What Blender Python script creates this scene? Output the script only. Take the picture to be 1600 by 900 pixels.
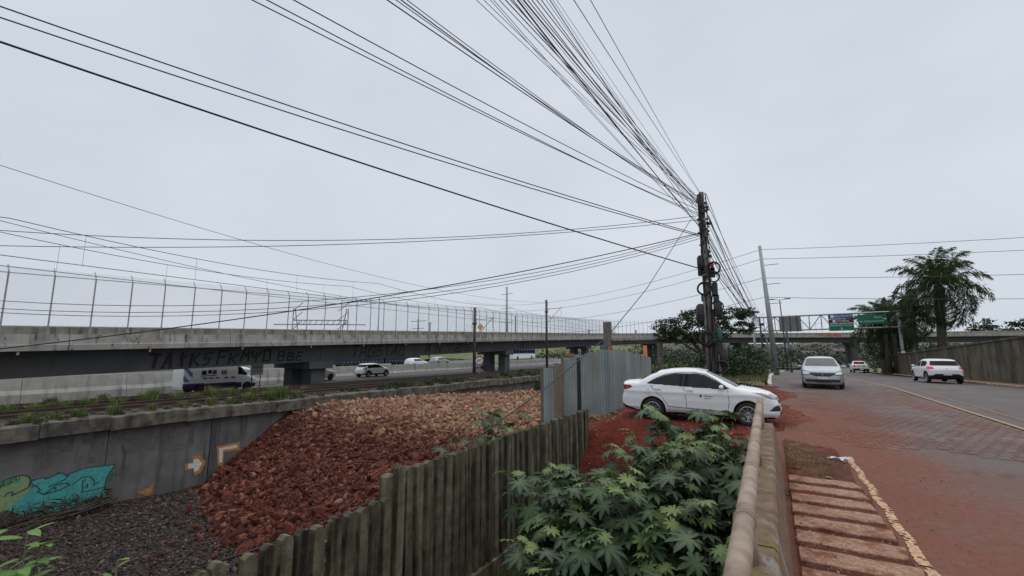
import bpy, math, random
import numpy as np
from mathutils import Vector, Matrix

# ------------------------------------------------------------------ camera, sky, sun, exposure
S = bpy.context.scene
for o in list(bpy.data.objects): bpy.data.objects.remove(o)
COL = S.collection
R = math.radians
cam_d = bpy.data.cameras.new('camera'); cam = bpy.data.objects.new('camera', cam_d); COL.objects.link(cam)
cam_d.sensor_width = 36; cam_d.lens = 15.525; cam_d.clip_start = .05; cam_d.clip_end = 6000
cam.location = (0, 0, 1.95); cam.rotation_euler = (R(90 + 7.84), 0, R(30.1))
S.camera = cam
S.render.resolution_x, S.render.resolution_y = 1024, 576
S.cycles.use_denoising = True
S.cycles.max_bounces = 6; S.cycles.diffuse_bounces = 3; S.cycles.glossy_bounces = 3; S.cycles.transparent_max_bounces = 8
S.view_settings.view_transform = 'Standard'; S.view_settings.look = 'None'
S.view_settings.exposure = 0; S.view_settings.gamma = 1

SUN_EL, SUN_AZ = R(66), R(200)
W = bpy.data.worlds.new('World'); S.world = W; W.use_nodes = True
wn = W.node_tree; wn.nodes.clear()
wo = wn.nodes.new('ShaderNodeOutputWorld'); bg = wn.nodes.new('ShaderNodeBackground'); bg.inputs[1].default_value = .1
sk = wn.nodes.new('ShaderNodeTexSky'); sk.sky_type = 'NISHITA'; sk.sun_disc = False
sk.sun_elevation = SUN_EL; sk.sun_rotation = SUN_AZ; sk.dust_density = 4; sk.air_density = 1.2
tc = wn.nodes.new('ShaderNodeTexCoord')
ns = wn.nodes.new('ShaderNodeTexNoise'); ns.inputs['Scale'].default_value = 1.7; ns.inputs['Detail'].default_value = 4; ns.inputs['Roughness'].default_value = .5
mp = wn.nodes.new('ShaderNodeMapping'); mp.inputs['Scale'].default_value = (1, 1, 2.2)
rp = wn.nodes.new('ShaderNodeValToRGB')
rp.color_ramp.elements[0].position = .3; rp.color_ramp.elements[0].color = (.60, .66, .745, 1)
rp.color_ramp.elements[1].position = .72; rp.color_ramp.elements[1].color = (.725, .775, .85, 1)
sc_ = wn.nodes.new('ShaderNodeVectorMath'); sc_.operation = 'SCALE'; sc_.inputs['Scale'].default_value = 10.0
mx = wn.nodes.new('ShaderNodeMix'); mx.data_type = 'RGBA'; mx.inputs['Factor'].default_value = .93
wn.links.new(tc.outputs['Generated'], mp.inputs[0]); wn.links.new(mp.outputs[0], ns.inputs['Vector'])
wn.links.new(ns.outputs['Fac'], rp.inputs[0]); wn.links.new(rp.outputs[0], sc_.inputs[0])
wn.links.new(sk.outputs[0], mx.inputs['A']); wn.links.new(sc_.outputs[0], mx.inputs['B'])
wn.links.new(mx.outputs['Result'], bg.inputs[0]); wn.links.new(bg.outputs[0], wo.inputs[0])
sl = bpy.data.lights.new('sun', 'SUN'); sl.energy = 1.5; sl.angle = R(90); sl.color = (1, .97, .93)
so = bpy.data.objects.new('sun', sl); COL.objects.link(so)
so.rotation_euler = (R(90) - SUN_EL, 0, math.pi - SUN_AZ + math.pi)

# ------------------------------------------------------------------ materials
class NB:
    def __init__(s, name, rough=.8, metallic=0., spec=.5):
        s.m = bpy.data.materials.new(name); s.m.use_nodes = True
        s.t = s.m.node_tree; s.b = s.t.nodes['Principled BSDF']
        s.b.inputs['Roughness'].default_value = rough; s.b.inputs['Metallic'].default_value = metallic
        s.b.inputs['Specular IOR Level'].default_value = spec
    def n(s, t, **k):
        x = s.t.nodes.new('ShaderNode' + t)
        for a, b in k.items(): setattr(x, a, b)
        return x
    def put(s, sock, v):
        if hasattr(v, 'is_output'): s.t.links.new(v, sock)
        elif isinstance(v, (tuple, list)) and len(v) == 3 and sock.type == 'RGBA': sock.default_value = (*v, 1)
        else: sock.default_value = v
    def pos(s): return s.n('NewGeometry').outputs['Position']
    def obj(s): return s.n('TexCoord').outputs['Object']
    def rnd(s): return s.n('ObjectInfo').outputs['Random']
    def attr(s, name): return s.n('Attribute', attribute_name=name).outputs['Fac']
    def stretch(s, vec, sc):
        x = s.n('Mapping'); s.put(x.inputs[0], vec); x.inputs['Scale'].default_value = sc; return x.outputs[0]
    def noise(s, scale, detail=4, vec=None, rough=.55):
        x = s.n('TexNoise'); x.inputs['Scale'].default_value = scale; x.inputs['Detail'].default_value = detail; x.inputs['Roughness'].default_value = rough
        s.put(x.inputs['Vector'], vec if vec is not None else s.pos()); return x.outputs['Fac']
    def vor(s, scale, vec=None, out='Distance'):
        x = s.n('TexVoronoi'); x.inputs['Scale'].default_value = scale; s.put(x.inputs['Vector'], vec if vec is not None else s.pos()); return x.outputs[out]
    def ramp(s, f, stops):
        x = s.n('ValToRGB'); s.put(x.inputs[0], f); e = x.color_ramp.elements
        while len(e) < len(stops): e.new(.5)
        for q, (p, c) in zip(e, stops): q.position = p; q.color = (*c, 1) if len(c) == 3 else c
        return x.outputs[0]
    def step(s, f, a, b):
        x = s.n('MapRange', interpolation_type='SMOOTHSTEP'); s.put(x.inputs['Value'], f)
        x.inputs['From Min'].default_value = a; x.inputs['From Max'].default_value = b; return x.outputs[0]
    def mix(s, f, a, b, mode='MIX'):
        x = s.n('Mix', data_type='RGBA', blend_type=mode); s.put(x.inputs['Factor'], f); s.put(x.inputs['A'], a); s.put(x.inputs['B'], b); return x.outputs['Result']
    def math(s, op, a, b=0.):
        x = s.n('Math', operation=op); s.put(x.inputs[0], a); s.put(x.inputs[1], b); return x.outputs[0]
    def xyz(s, v):
        x = s.n('SeparateXYZ'); s.put(x.inputs[0], v); return x.outputs
    def bump(s, h, dist=.01, strength=1.):
        x = s.n('Bump'); x.inputs['Distance'].default_value = dist; x.inputs['Strength'].default_value = strength
        s.put(x.inputs['Height'], h); s.t.links.new(x.outputs[0], s.b.inputs['Normal'])
    def col(s, c): s.put(s.b.inputs['Base Color'], c); return s
MATS = {}
def mat(name, c1, c2=None, scale=3., rough=.8, bump=0., bscale=30., metallic=0., local=False, streak=None, rand=0., spec=.5, emit=0., transmission=0.):
    if name in MATS: return MATS[name]
    b = NB(name, rough, metallic, spec)
    vec = b.obj() if local else b.pos()
    c = c1
    if c2: c = b.mix(b.step(b.noise(scale, 5, vec), .3, .7), c1, c2)
    if streak:                                     # vertical weather streaks
        c = b.mix(b.step(b.noise(1.0, 5, b.stretch(vec, (2.2, 2.2, .25))), .5, .75), c, streak)
    if rand:
        v = b.math('ADD', b.math('MULTIPLY', b.rnd(), 2 * rand), 1 - rand)
        hs = b.n('HueSaturation'); b.put(hs.inputs['Color'], c); b.put(hs.inputs['Value'], v); c = hs.outputs[0]
    b.col(c)
    if bump: b.bump(b.noise(bscale, 4, vec), bump)
    if emit: b.put(b.b.inputs['Emission Color'], c); b.b.inputs['Emission Strength'].default_value = emit
    if transmission: b.b.inputs['Transmission Weight'].default_value = transmission
    MATS[name] = b.m
    return b.m

def build_materials():
    # red-dusted carriageway: the dust is earth dragged from the site, with its own outline
    def dusted(name, c_lo, c_hi, rough, stuff=None):
        b = NB(name, rough, 0, .2)
        p = b.pos(); X, Y, Z = b.xyz(p)
        base = b.mix(b.step(b.noise(9, 6), .3, .72), c_lo, c_hi)
        if stuff == 'rnd': base = b.mix(b.math('MULTIPLY', b.rnd(), .55), base, (.085, .062, .062))
        if stuff == 'var': base = b.mix(b.math('MULTIPLY', b.attr('var'), .55), base, (.085, .062, .062))
        base = b.mix(b.step(b.noise(.35, 3), .42, .62), base, (.105, .092, .09))
        n1 = b.noise(.55, 5); n2 = b.noise(7, 6, b.stretch(p, (1.6, .35, 1)))
        edge = b.math('SUBTRACT', X, b.math('MULTIPLY', n1, 3.4))          # earth is thickest along the left edge
        m = b.step(edge, 2.5, -.4)
        far = b.step(Y, 31., 14.); near = b.step(Y, 13.5, 5.)
        m = b.math('MULTIPLY', m, far)
        m2 = b.math('MULTIPLY', near, b.step(b.math('SUBTRACT', b.math('ADD', n1, b.math('MULTIPLY', n2, .5)), b.math('MULTIPLY', X, .14)), .16, .52))
        m = b.math('MAXIMUM', m, m2)
        m = b.math('MULTIPLY', m, b.math('ADD', b.math('MULTIPLY', n2, .75), .35))
        film = b.math('MULTIPLY', b.step(b.noise(.8, 5, b.stretch(p, (1, .25, 1))), .36, .72), .55)
        film = b.math('MULTIPLY', film, b.step(X, 8.5, 4.0)); film = b.math('MULTIPLY', film, b.step(Y, 45., 12.))
        m = b.math('MINIMUM', b.math('MAXIMUM', m, film), .95)
        base = b.mix(b.math('MULTIPLY', b.step(b.noise(2.4, 6, b.stretch(p, (1, .4, 1)), .65), .56, .7), .7), base, (.04, .038, .044))
        red = b.mix(b.noise(14, 5), (.15, .042, .023), (.25, .085, .046))
        b.col(b.mix(m, base, red)); b.put(b.b.inputs['Roughness'], b.math('ADD', b.math('MULTIPLY', m, .35), rough - .08))
        b.bump(b.math('ADD', b.noise(60, 4), b.math('MULTIPLY', b.noise(5, 5), 2.)), .006)
        MATS[name] = b.m
    dusted('asphalt', (.095, .085, .082), (.148, .134, .128), .8)
    dusted('paver_single', (.135, .105, .093), (.205, .163, .143), .78, 'rnd')
    dusted('paver_many', (.135, .105, .093), (.205, .163, .143), .78, 'var')
    # red earth with damp dark spots, dry grass on the footway
    b = NB('red_soil', .95, 0, .2); p = b.pos(); X, Y, Z = b.xyz(p)
    red = b.mix(b.step(b.noise(2.2, 6), .3, .7), (.115, .019, .013), (.19, .040, .024))
    red = b.mix(b.step(b.noise(16, 5), .45, .75), red, (.075, .014, .011))
    brown = b.mix(b.step(b.noise(5, 6), .3, .7), (.075, .030, .020), (.135, .058, .036))
    dry = b.mix(b.noise(40, 4), (.14, .10, .045), (.26, .18, .08))
    foot = b.math('MULTIPLY', b.step(X, -.1, .25), b.step(Y, 15., 11.))
    dm = b.math('MULTIPLY', b.math('MULTIPLY', b.step(b.noise(1.6, 6), .5, .62), b.step(Y, 7.7, 9.)), .4)
    c = b.mix(foot, red, b.mix(dm, b.mix(b.step(b.noise(1.1, 4), .45, .65), brown, red), dry))
    mudm = b.math('MULTIPLY', b.step(b.math('ADD', X, b.math('MULTIPLY', b.noise(1.3, 5), 1.2)), .6, 1.7), b.step(Y, 10.5, 12.))
    c = b.mix(mudm, c, b.mix(b.noise(14, 5), (.15, .042, .023), (.25, .085, .046)))
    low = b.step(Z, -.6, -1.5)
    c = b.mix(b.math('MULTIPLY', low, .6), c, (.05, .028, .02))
    b.col(c); b.bump(b.math('ADD', b.noise(9, 6), b.math('MULTIPLY', b.noise(45, 4), .35)), .07); MATS['red_soil'] = b.m
    # rock materials
    for nm, src in (('rock_single', 'rnd'), ('rock_many', 'var')):
        b = NB(nm, .9, 0, .25); f = b.rnd() if src == 'rnd' else b.attr('var')
        c = b.ramp(f, [(0, (.04, .011, .008)), (.3, (.09, .023, .014)), (.6, (.14, .039, .022)), (.85, (.19, .064, .038)), (1, (.28, .14, .092))])
        c = b.mix(b.step(b.noise(7, 5), .42, .75), c, (.055, .016, .012))
        pale = b.step(b.math('ADD', b.xyz(b.pos())[2], b.math('MULTIPLY', b.noise(.9, 4), .8)), -2.0, -1.0)
        c = b.mix(b.math('MULTIPLY', pale, .7), c, b.mix(f, (.24, .105, .06), (.50, .335, .215)))
        b.col(c); b.bump(b.noise(25, 5), .02); MATS[nm] = b.m
    b = NB('gravel_many', .85, 0, .35); f = b.attr('var')
    c = b.ramp(f, [(0, (.016, .011, .010)), (.45, (.042, .028, .025)), (.8, (.085, .056, .048)), (1, (.14, .098, .082))]); b.col(c); MATS['gravel_many'] = b.m
    mat('gravel_base', (.015, .010, .009), (.04, .027, .023), 12, .95, .03, 30)
    mat('rubble_base', (.05, .016, .012), (.11, .036, .024), 4, .95, .06, 9)
    mat('rubble_top', (.12, .05, .035), (.30, .19, .14), 3, .95, .05, 12)
    # foliage
    def leafm(name, a, b_, c, src='rnd', rough=.45):
        b = NB(name, rough, 0, .28); f = b.rnd() if src == 'rnd' else b.attr('var')
        k = b.ramp(f, [(0, a), (.55, b_), (1, c)])
        k = b.mix(b.math('MULTIPLY', b.step(b.noise(3.5, 4), .4, .75), .35), k, a)
        if src == 'rnd': k = b.mix(b.math('MULTIPLY', b.attr('rib'), .55), k, (.21, .26, .12))
        b.col(k)
        tr = b.n('BsdfTranslucent'); b.put(tr.inputs[0], k); ad = b.n('MixShader'); ad.inputs[0].default_value = .22
        out = b.t.nodes['Material Output']
        b.t.links.new(b.b.outputs[0], ad.inputs[1]); b.t.links.new(tr.outputs[0], ad.inputs[2]); b.t.links.new(ad.outputs[0], out.inputs[0])
        MATS[name] = b.m
    leafm('castor_leaf', (.012, .034, .020), (.024, .063, .031), (.056, .112, .038), 'rnd', .58)
    leafm('castor_young', (.10, .17, .045), (.15, .22, .06), (.20, .25, .075), 'rnd', .5)
    leafm('bright_leaf', (.08, .19, .03), (.13, .28, .045), (.20, .36, .08), 'rnd', .5)
    leafm('tree_leaf', (.018, .032, .014), (.038, .062, .024), (.085, .12, .045), 'var', .5)
    leafm('dark_leaf', (.018, .036, .016), (.036, .066, .027), (.085, .125, .048), 'var', .5)
    leafm('olive_leaf', (.06, .065, .025), (.13, .125, .05), (.21, .19, .08), 'var', .6)
    leafm('palm_leaf', (.026, .044, .018), (.062, .095, .038), (.14, .17, .07), 'var', .45)
    leafm('far_leaf', (.018, .028, .018), (.034, .05, .03), (.07, .088, .05), 'var', .7)
    leafm('grass_leaf', (.06, .10, .025), (.13, .18, .05), (.25, .26, .10), 'var', .6)
    leafm('dry_twig', (.04, .028, .02), (.085, .06, .043), (.16, .115, .08), 'var', .9)
    mat('stem_green', (.06, .085, .035), (.085, .07, .04), 20, .6)
    mat('bark', (.05, .038, .028), (.10, .08, .06), 8, .9, .02, 30)
    mat('palm_trunk', (.035, .03, .024), (.085, .072, .058), 6, .9, .03, 12)
    # concretes
    mat('concrete_light', (.42, .405, .375), (.54, .525, .50), 1.5, .85, .004, 60, streak=(.27, .26, .24))
    b = NB('concrete_parapet', .88, 0, .3); p = b.pos()
    c = b.mix(b.step(b.noise(1.2, 5), .3, .7), (.32, .30, .275), (.43, .41, .38)); c = b.mix(b.step(b.noise(1., 5, b.stretch(p, (2.2, 2.2, .25))), .5, .75), c, (.20, .185, .165))
    c = b.mix(b.step(b.noise(2.2, 6, b.stretch(p, (1.5, 1.5, .5)), .7), .56, .66), c, (.055, .05, .045)); b.col(c); b.bump(b.noise(60, 4), .004); MATS['concrete_parapet'] = b.m
    mat('concrete_moss', (.25, .235, .18), (.36, .34, .285), 2.0, .9, .006, 50, streak=(.10, .095, .06))
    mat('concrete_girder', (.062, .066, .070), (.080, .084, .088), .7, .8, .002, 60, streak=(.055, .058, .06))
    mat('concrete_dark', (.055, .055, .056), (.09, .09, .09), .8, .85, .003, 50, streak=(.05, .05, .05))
    mat('concrete_wall', (.095, .092, .09), (.16, .155, .15), .9, .85, .006, 40, streak=(.05, .047, .046))
    mat('concrete_ledge', (.045, .04, .033), (.16, .138, .11), 2.2, .9, .02, 12, streak=(.03, .028, .024))
    b = NB('slat_concrete', .92, 0, .2); p = b.pos(); Z = b.xyz(p)[2]
    c = b.mix(b.step(b.noise(5, 6), .3, .72), (.085, .080, .054), (.185, .165, .112))
    c = b.mix(b.step(b.noise(1.4, 5, b.stretch(p, (3, 3, .3))), .44, .66), c, (.026, .023, .017))
    c = b.mix(b.math('MULTIPLY', b.step(b.noise(9, 5), .5, .7), .55), c, (.085, .088, .030))
    hs = b.n('HueSaturation'); b.put(hs.inputs['Color'], c); b.put(hs.inputs['Value'], b.math('ADD', b.math('MULTIPLY', b.rnd(), .6), .65))
    b.col(hs.outputs[0]); b.bump(b.noise(38, 5), .012); MATS['slat_concrete'] = b.m
    b = NB('wall_right', .95, 0, .2); p = b.pos()
    c = b.mix(b.step(b.noise(.9, 6), .3, .7), (.075, .067, .050), (.145, .126, .098))
    c = b.mix(b.step(b.noise(.9, 5, b.stretch(p, (1.5, 1.5, .2))), .45, .7), c, (.04, .035, .027)); b.col(c); b.bump(b.noise(14, 5), .03); MATS['wall_right'] = b.m
    b = NB('rail_wall', .9, 0, .25); p = b.pos()
    c = b.mix(b.step(b.noise(6, 7, None, .7), .3, .7), (.125, .078, .052), (.26, .175, .12))
    c = b.mix(b.step(b.noise(3.2, 5, b.stretch(p, (1, 1, .35))), .54, .66), c, (.21, .155, .07))
    c = b.mix(b.step(b.noise(5, 6, b.stretch(p, (1, .6, .25))), .58, .72), c, (.27, .245, .21)); c = b.mix(b.step(b.noise(24, 6, None, .7), .56, .7), c, (.085, .06, .042)); b.col(c); b.bump(b.noise(30, 6, None, .7), .014); MATS['rail_wall'] = b.m
    mat('pipe', (.20, .142, .102), (.36, .275, .205), 6, .68, .003, 110, streak=(.17, .11, .075))
    b = NB('hatch_slab', .95, 0, .2)
    c = b.mix(b.step(b.noise(26, 6, None, .7), .35, .68), (.25, .125, .08), (.42, .28, .195)); c = b.mix(b.step(b.noise(3.2, 6, None, .65), .46, .66), c, (.155, .055, .036)); b.col(c); b.bump(b.noise(90, 5), .006); MATS['hatch_slab'] = b.m
    mat('kerb_paint', (.42, .40, .36), (.6, .58, .53), 6, .85, .005, 40)
    mat('kerb_dirty', (.20, .12, .085), (.33, .24, .19), 4, .9, .01, 30)
    mat('line_white', (.60, .41, .25), (.34, .17, .095), 30, .85, .004, 60)
    mat('line_yellow', (.46, .27, .10), (.30, .19, .12), 14, .8)
    mat('sheet_blue', (.215, .262, .262), (.29, .33, .322), 1.3, .6, .002, 40, streak=(.24, .215, .175), rand=.16)
    mat('sheet_tan', (.20, .15, .10), (.26, .22, .17), 2, .7, .002, 40, streak=(.15, .10, .06), rand=.1)
    mat('sheet_rust', (.30, .11, .04), (.42, .18, .07), 8, .8)
    mat('post_wood', (.13, .105, .08), (.22, .18, .14), 8, .9, .006, 40)
    mat('ballast', (.05, .036, .028), (.11, .084, .066), 7, .95, .05, 25)
    mat('rail_steel', (.035, .018, .014), (.075, .042, .032), 8, .6, 0)
    mat('sleeper', (.07, .055, .045), (.12, .10, .085), 4, .9)
    mat('service_asphalt', (.09, .088, .088), (.14, .135, .13), 3, .9)
    mat('far_ground', (.055, .062, .035), (.10, .095, .06), .05, .95)
    mat('grass_ground', (.07, .095, .03), (.16, .17, .06), 1.2, .95, .05, 20)
    mat('verge_ground', (.12, .10, .04), (.22, .15, .07), 2., .95, .05, 20)
    mat('galvanised', (.27, .28, .29), (.38, .39, .40), 6, .45, 0, metallic=.6)
    mat('mesh_wire', (.30, .31, .33), None, rough=.5, metallic=.3)
    mat('dark_steel', (.045, .043, .042), (.08, .075, .07), 5, .7)
    mat('cable_black', (.012, .012, .013), None, rough=.55)
    mat('cable_grey', (.05, .052, .055), None, rough=.55)
    mat('pole_concrete', (.115, .105, .095), (.20, .185, .17), 4, .9, .004, 40, streak=(.06, .055, .05))
    mat('box_black', (.014, .015, .017), (.03, .031, .034), 6, .5)
    mat('box_teal', (.02, .10, .09), None, rough=.5)
    mat('red_paint', (.30, .02, .02), None, rough=.5)
    mat('graffiti_black', (.008, .008, .009), (.016, .016, .017), 7, rough=.75)
    mat('graffiti_pale', (.23, .225, .215), (.15, .15, .145), 6, rough=.85)
    mat('graffiti_ghost', (.085, .08, .078), (.13, .125, .12), 3, rough=.85)
    mat('graffiti_teal', (.045, .25, .25), (.075, .36, .34), 9, .85, .004, 40, streak=(.05, .17, .17))
    mat('graffiti_green', (.16, .25, .12), (.23, .32, .16), 9, .85, .004, 40, streak=(.11, .16, .09))
    mat('graffiti_dark', (.015, .05, .055), None, rough=.8)
    mat('graffiti_deepgreen', (.01, .13, .06), None, rough=.8)
    mat('graffiti_orange', (.34, .15, .035), (.44, .21, .06), 8, .8)
    mat('graffiti_white', (.52, .50, .48), (.62, .61, .58), 8, .8)
    mat('orange', (.62, .16, .03), (.5, .12, .03), 8, .7)
    mat('sign_blue', (.01, .075, .26), None, rough=.45); mat('sign_green', (0.0, .145, .075), None, rough=.45)
    mat('sign_brown', (.075, .018, .015), None, rough=.45); mat('sign_white', (.75, .76, .76), None, rough=.5)
    mat('sign_back', (.14, .14, .135), (.20, .20, .19), 3, .6); mat('sign_yellow', (.70, .42, .01), None, rough=.5)
    mat('litter', (.62, .63, .68), None, rough=.7)
    # vehicles
    mat('paint_white', (.80, .81, .81), None, rough=.22, spec=.5, local=True)
    b = NB('paint_dusty', .24, 0, .5); q = b.obj(); z = b.xyz(q)[2]
    m = b.math('MULTIPLY', b.step(b.math('ADD', z, b.math('MULTIPLY', b.noise(5, 5, q), .35)), .66, .36), .5)
    b.col(b.mix(m, (.80, .81, .81), (.36, .19, .14))); b.put(b.b.inputs['Roughness'], b.math('ADD', b.math('MULTIPLY', m, .9), .22)); MATS['paint_dusty'] = b.m
    mat('paint_silver', (.36, .38, .40), None, rough=.3, metallic=.4)
    mat('paint_dirty', (.33, .14, .09), (.80, .80, .79), 9, .5, local=True)
    mat('car_glass', (.006, .007, .009), None, rough=.05, spec=.4)
    mat('windscreen_glass', (.035, .045, .05), None, rough=.05, spec=.5)
    mat('black_plastic', (.016, .016, .018), None, rough=.5)
    mat('seam_dark', (.10, .10, .105), None, rough=.6)
    mat('tyre', (.018, .018, .019), (.03, .026, .024), 10, .85, local=True)
    mat('rim_silver', (.42, .43, .44), None, rough=.3, metallic=.8); mat('rim_dark', (.05, .05, .055), None, rough=.5)
    mat('lamp_clear', (.13, .14, .15), None, rough=.06, spec=.9)
    mat('lamp_bright', (.62, .65, .67), None, rough=.12, spec=.9)
    mat('lamp_red', (.24, .006, .012), None, rough=.12); mat('lamp_lit', (.5, .012, .02), None, rough=.2, emit=.55)
    mat('chrome', (.72, .73, .75), None, rough=.12, metallic=1.)
    mat('plate', (.66, .67, .68), None, rough=.5)
    mat('navy', (.010, .012, .03), (.016, .018, .045), 3, .6); mat('purple', (.075, .012, .10), None, rough=.4)
    mat('decal_blue', (.09, .22, .42), None, rough=.4); mat('decal_lime', (.30, .36, .09), None, rough=.4)
    mat('bus_blue', (.03, .10, .24), None, rough=.4); mat('house_white', (.26, .26, .25), (.36, .35, .33), 3, .9); mat('roof_tile', (.10, .075, .065), (.15, .11, .09), 2, .9)
build_materials()

# ------------------------------------------------------------------ mesh helpers
class MB:
    def __init__(s): s.v = []; s.f = []; s.m = []; s.cur = 0
    def add(s, vs, fs):
        o = len(s.v); s.v += [tuple(map(float, p)) for p in vs]; s.f += [tuple(o + i for i in f) for f in fs]; s.m += [s.cur] * len(fs); return s
    def box(s, c, d, rz=0., tilt=None):
        x, y, z = [k / 2 for k in d]
        vs = [Vector(p) for p in ((-x,-y,-z),(x,-y,-z),(x,y,-z),(-x,y,-z),(-x,-y,z),(x,-y,z),(x,y,z),(-x,y,z))]
        M = Matrix.Translation(c) @ Matrix.Rotation(rz, 4, 'Z')
        if tilt is not None: M = M @ tilt
        return s.add([M @ p for p in vs], [(0,3,2,1),(4,5,6,7),(0,1,5,4),(1,2,6,5),(2,3,7,6),(3,0,4,7)])
    def cbox(s, c, d, ch, rz=0.):                        # box with a chamfered top
        x, y, z = [k / 2 for k in d]
        vs = [(-x,-y,-z),(x,-y,-z),(x,y,-z),(-x,y,-z),(-x,-y,z-ch),(x,-y,z-ch),(x,y,z-ch),(-x,y,z-ch),(-x+ch,-y+ch,z),(x-ch,-y+ch,z),(x-ch,y-ch,z),(-x+ch,y-ch,z)]
        M = Matrix.Translation(c) @ Matrix.Rotation(rz, 4, 'Z')
        return s.add([M @ Vector(p) for p in vs], [(0,1,5,4),(1,2,6,5),(2,3,7,6),(3,0,4,7),(4,5,9,8),(5,6,10,9),(6,7,11,10),(7,4,8,11),(8,9,10,11)])
    def tube(s, pts, rad, seg=8, cap=True):
        pts = [Vector(p) for p in pts]; n = len(pts)
        if not hasattr(rad, '__len__'): rad = [rad] * n
        up = None; rings = []
        for i, p in enumerate(pts):
            d = (pts[min(i + 1, n - 1)] - pts[max(i - 1, 0)]).normalized()
            if up is None:
                up = d.cross(Vector((0, 0, 1)));
                if up.length < .05: up = d.cross(Vector((1, 0, 0)))
                up.normalize()
            up = (up - d * up.dot(d)).normalized(); w = d.cross(up)
            rings.append([p + (up * math.cos(a) + w * math.sin(a)) * rad[i] for a in [2 * math.pi * k / seg for k in range(seg)]])
        vs = [q for r in rings for q in r]
        fs = [(i*seg+k, i*seg+(k+1)%seg, (i+1)*seg+(k+1)%seg, (i+1)*seg+k) for i in range(n-1) for k in range(seg)]
        if cap: fs += [tuple(range(seg))[::-1], tuple((n-1)*seg+k for k in range(seg))]
        return s.add(vs, fs)
    def bar(s, a, b, w, h=None):                         # square bar between two points
        return s.tube([a, b], w * .7071, 4)
    def lathe(s, prof, seg=24, M=None):                  # prof = (r, z) about local z
        M = M or Matrix.Identity(4); n = len(prof)
        vs = [M @ Vector((r * math.cos(2*math.pi*k/seg), r * math.sin(2*math.pi*k/seg), z)) for r, z in prof for k in range(seg)]
        fs = [(i*seg+k, i*seg+(k+1)%seg, (i+1)*seg+(k+1)%seg, (i+1)*seg+k) for i in range(n-1) for k in range(seg)]
        return s.add(vs, fs)
    def prism(s, poly, place, t):                        # poly 2-D, place(a, b, depth) -> 3-D; real thickness t
        n = len(poly); vs = [place(a, b, 0) for a, b in poly] + [place(a, b, t) for a, b in poly]
        return s.add(vs, [tuple(range(n))[::-1], tuple(range(n, 2*n))] + [(i, (i+1)%n, n+(i+1)%n, n+i) for i in range(n)])
    def build(s, name, m, parent=None, smooth=False):
        me = bpy.data.meshes.new(name); me.from_pydata(s.v, [], s.f)
        ms = m if isinstance(m, (list, tuple)) else [m]
        for q in ms: me.materials.append(MATS[q] if isinstance(q, str) else q)
        if len(ms) > 1: me.polygons.foreach_set('material_index', s.m)
        if smooth: me.polygons.foreach_set('use_smooth', [True] * len(me.polygons))
        me.update(); return link(name, me, parent)
def link(name, me, parent=None):
    o = bpy.data.objects.new(name, me); COL.objects.link(o)
    if parent is not None: o.parent = parent
    return o
def tag(o, label=None, cat=None, group=None, kind=None):
    if label: o['label'] = label
    if cat: o['category'] = cat
    if group: o['group'] = group
    if kind: o['kind'] = kind
    return o
def thing(name, label, cat, loc=(0, 0, 0), rz=0., group=None):
    o = bpy.data.objects.new(name, None); o.empty_display_size = .2; COL.objects.link(o); o.location = loc; o.rotation_euler = (0, 0, rz)
    return tag(o, label, cat, group)
def struct(o): o['kind'] = 'structure'; return o
def copy_tree(o, parent=None):
    c = o.copy(); COL.objects.link(c); c.parent = parent
    for ch in o.children: copy_tree(ch, c)
    return c
def np_mesh(name, v, f, m, var=None, smooth=False, parent=None, k=None):
    me = bpy.data.meshes.new(name); v = np.asarray(v, np.float32); f = np.asarray(f, np.int32); nk = f.shape[1]
    me.vertices.add(len(v)); me.vertices.foreach_set('co', v.ravel())
    me.loops.add(f.size); me.loops.foreach_set('vertex_index', f.ravel())
    me.polygons.add(len(f)); me.polygons.foreach_set('loop_start', np.arange(0, f.size, nk, dtype=np.int32))
    me.materials.append(MATS[m])
    if var is not None: me.attributes.new('var', 'FLOAT', 'POINT').data.foreach_set('value', np.asarray(var, np.float32))
    if smooth: me.polygons.foreach_set('use_smooth', np.ones(len(f), bool))
    me.update(calc_edges=True); me.validate(); return link(name, me, parent)
def grid(name, xs, ys, fz, m, parent=None, smooth=True):
    xs = np.asarray(xs, float); ys = np.asarray(ys, float); X, Y = np.meshgrid(xs, ys); Z = fz(X, Y) * np.ones_like(X)
    nx, ny = len(xs), len(ys); i = np.arange(nx * ny).reshape(ny, nx)
    f = np.stack([i[:-1, :-1], i[:-1, 1:], i[1:, 1:], i[1:, :-1]], -1).reshape(-1, 4)
    return np_mesh(name, np.stack([X, Y, Z], -1).reshape(-1, 3), f, m, None, smooth, parent)
def ss(x, a, b):
    t = np.clip((np.asarray(x, float) - a) / (b - a), 0, 1); return t * t * (3 - 2 * t)
def vnoise(x, y, s=1., seed=0):                          # cheap smooth value noise
    x = np.asarray(x) / s; y = np.asarray(y) / s
    def h(i, j): return np.modf(np.abs(np.sin(i * 127.1 + j * 311.7 + seed * 17.3) * 43758.5453))[0]
    i = np.floor(x); j = np.floor(y); a = x - i; b = y - j; a = a*a*(3-2*a); b = b*b*(3-2*b)
    return (h(i,j)*(1-a)+h(i+1,j)*a)*(1-b) + (h(i,j+1)*(1-a)+h(i+1,j+1)*a)*b
def rot_mats(rng, n):
    q = rng.normal(size=(n, 4)); q /= np.linalg.norm(q, axis=1)[:, None]; w, x, y, z = q.T
    return np.stack([1-2*(y*y+z*z),2*(x*y-z*w),2*(x*z+y*w),2*(x*y+z*w),1-2*(x*x+z*z),2*(y*z-x*w),2*(x*z-y*w),2*(y*z+x*w),1-2*(x*x+y*y)], -1).reshape(n, 3, 3)
PHI = (1 + 5 ** .5) / 2
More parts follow.
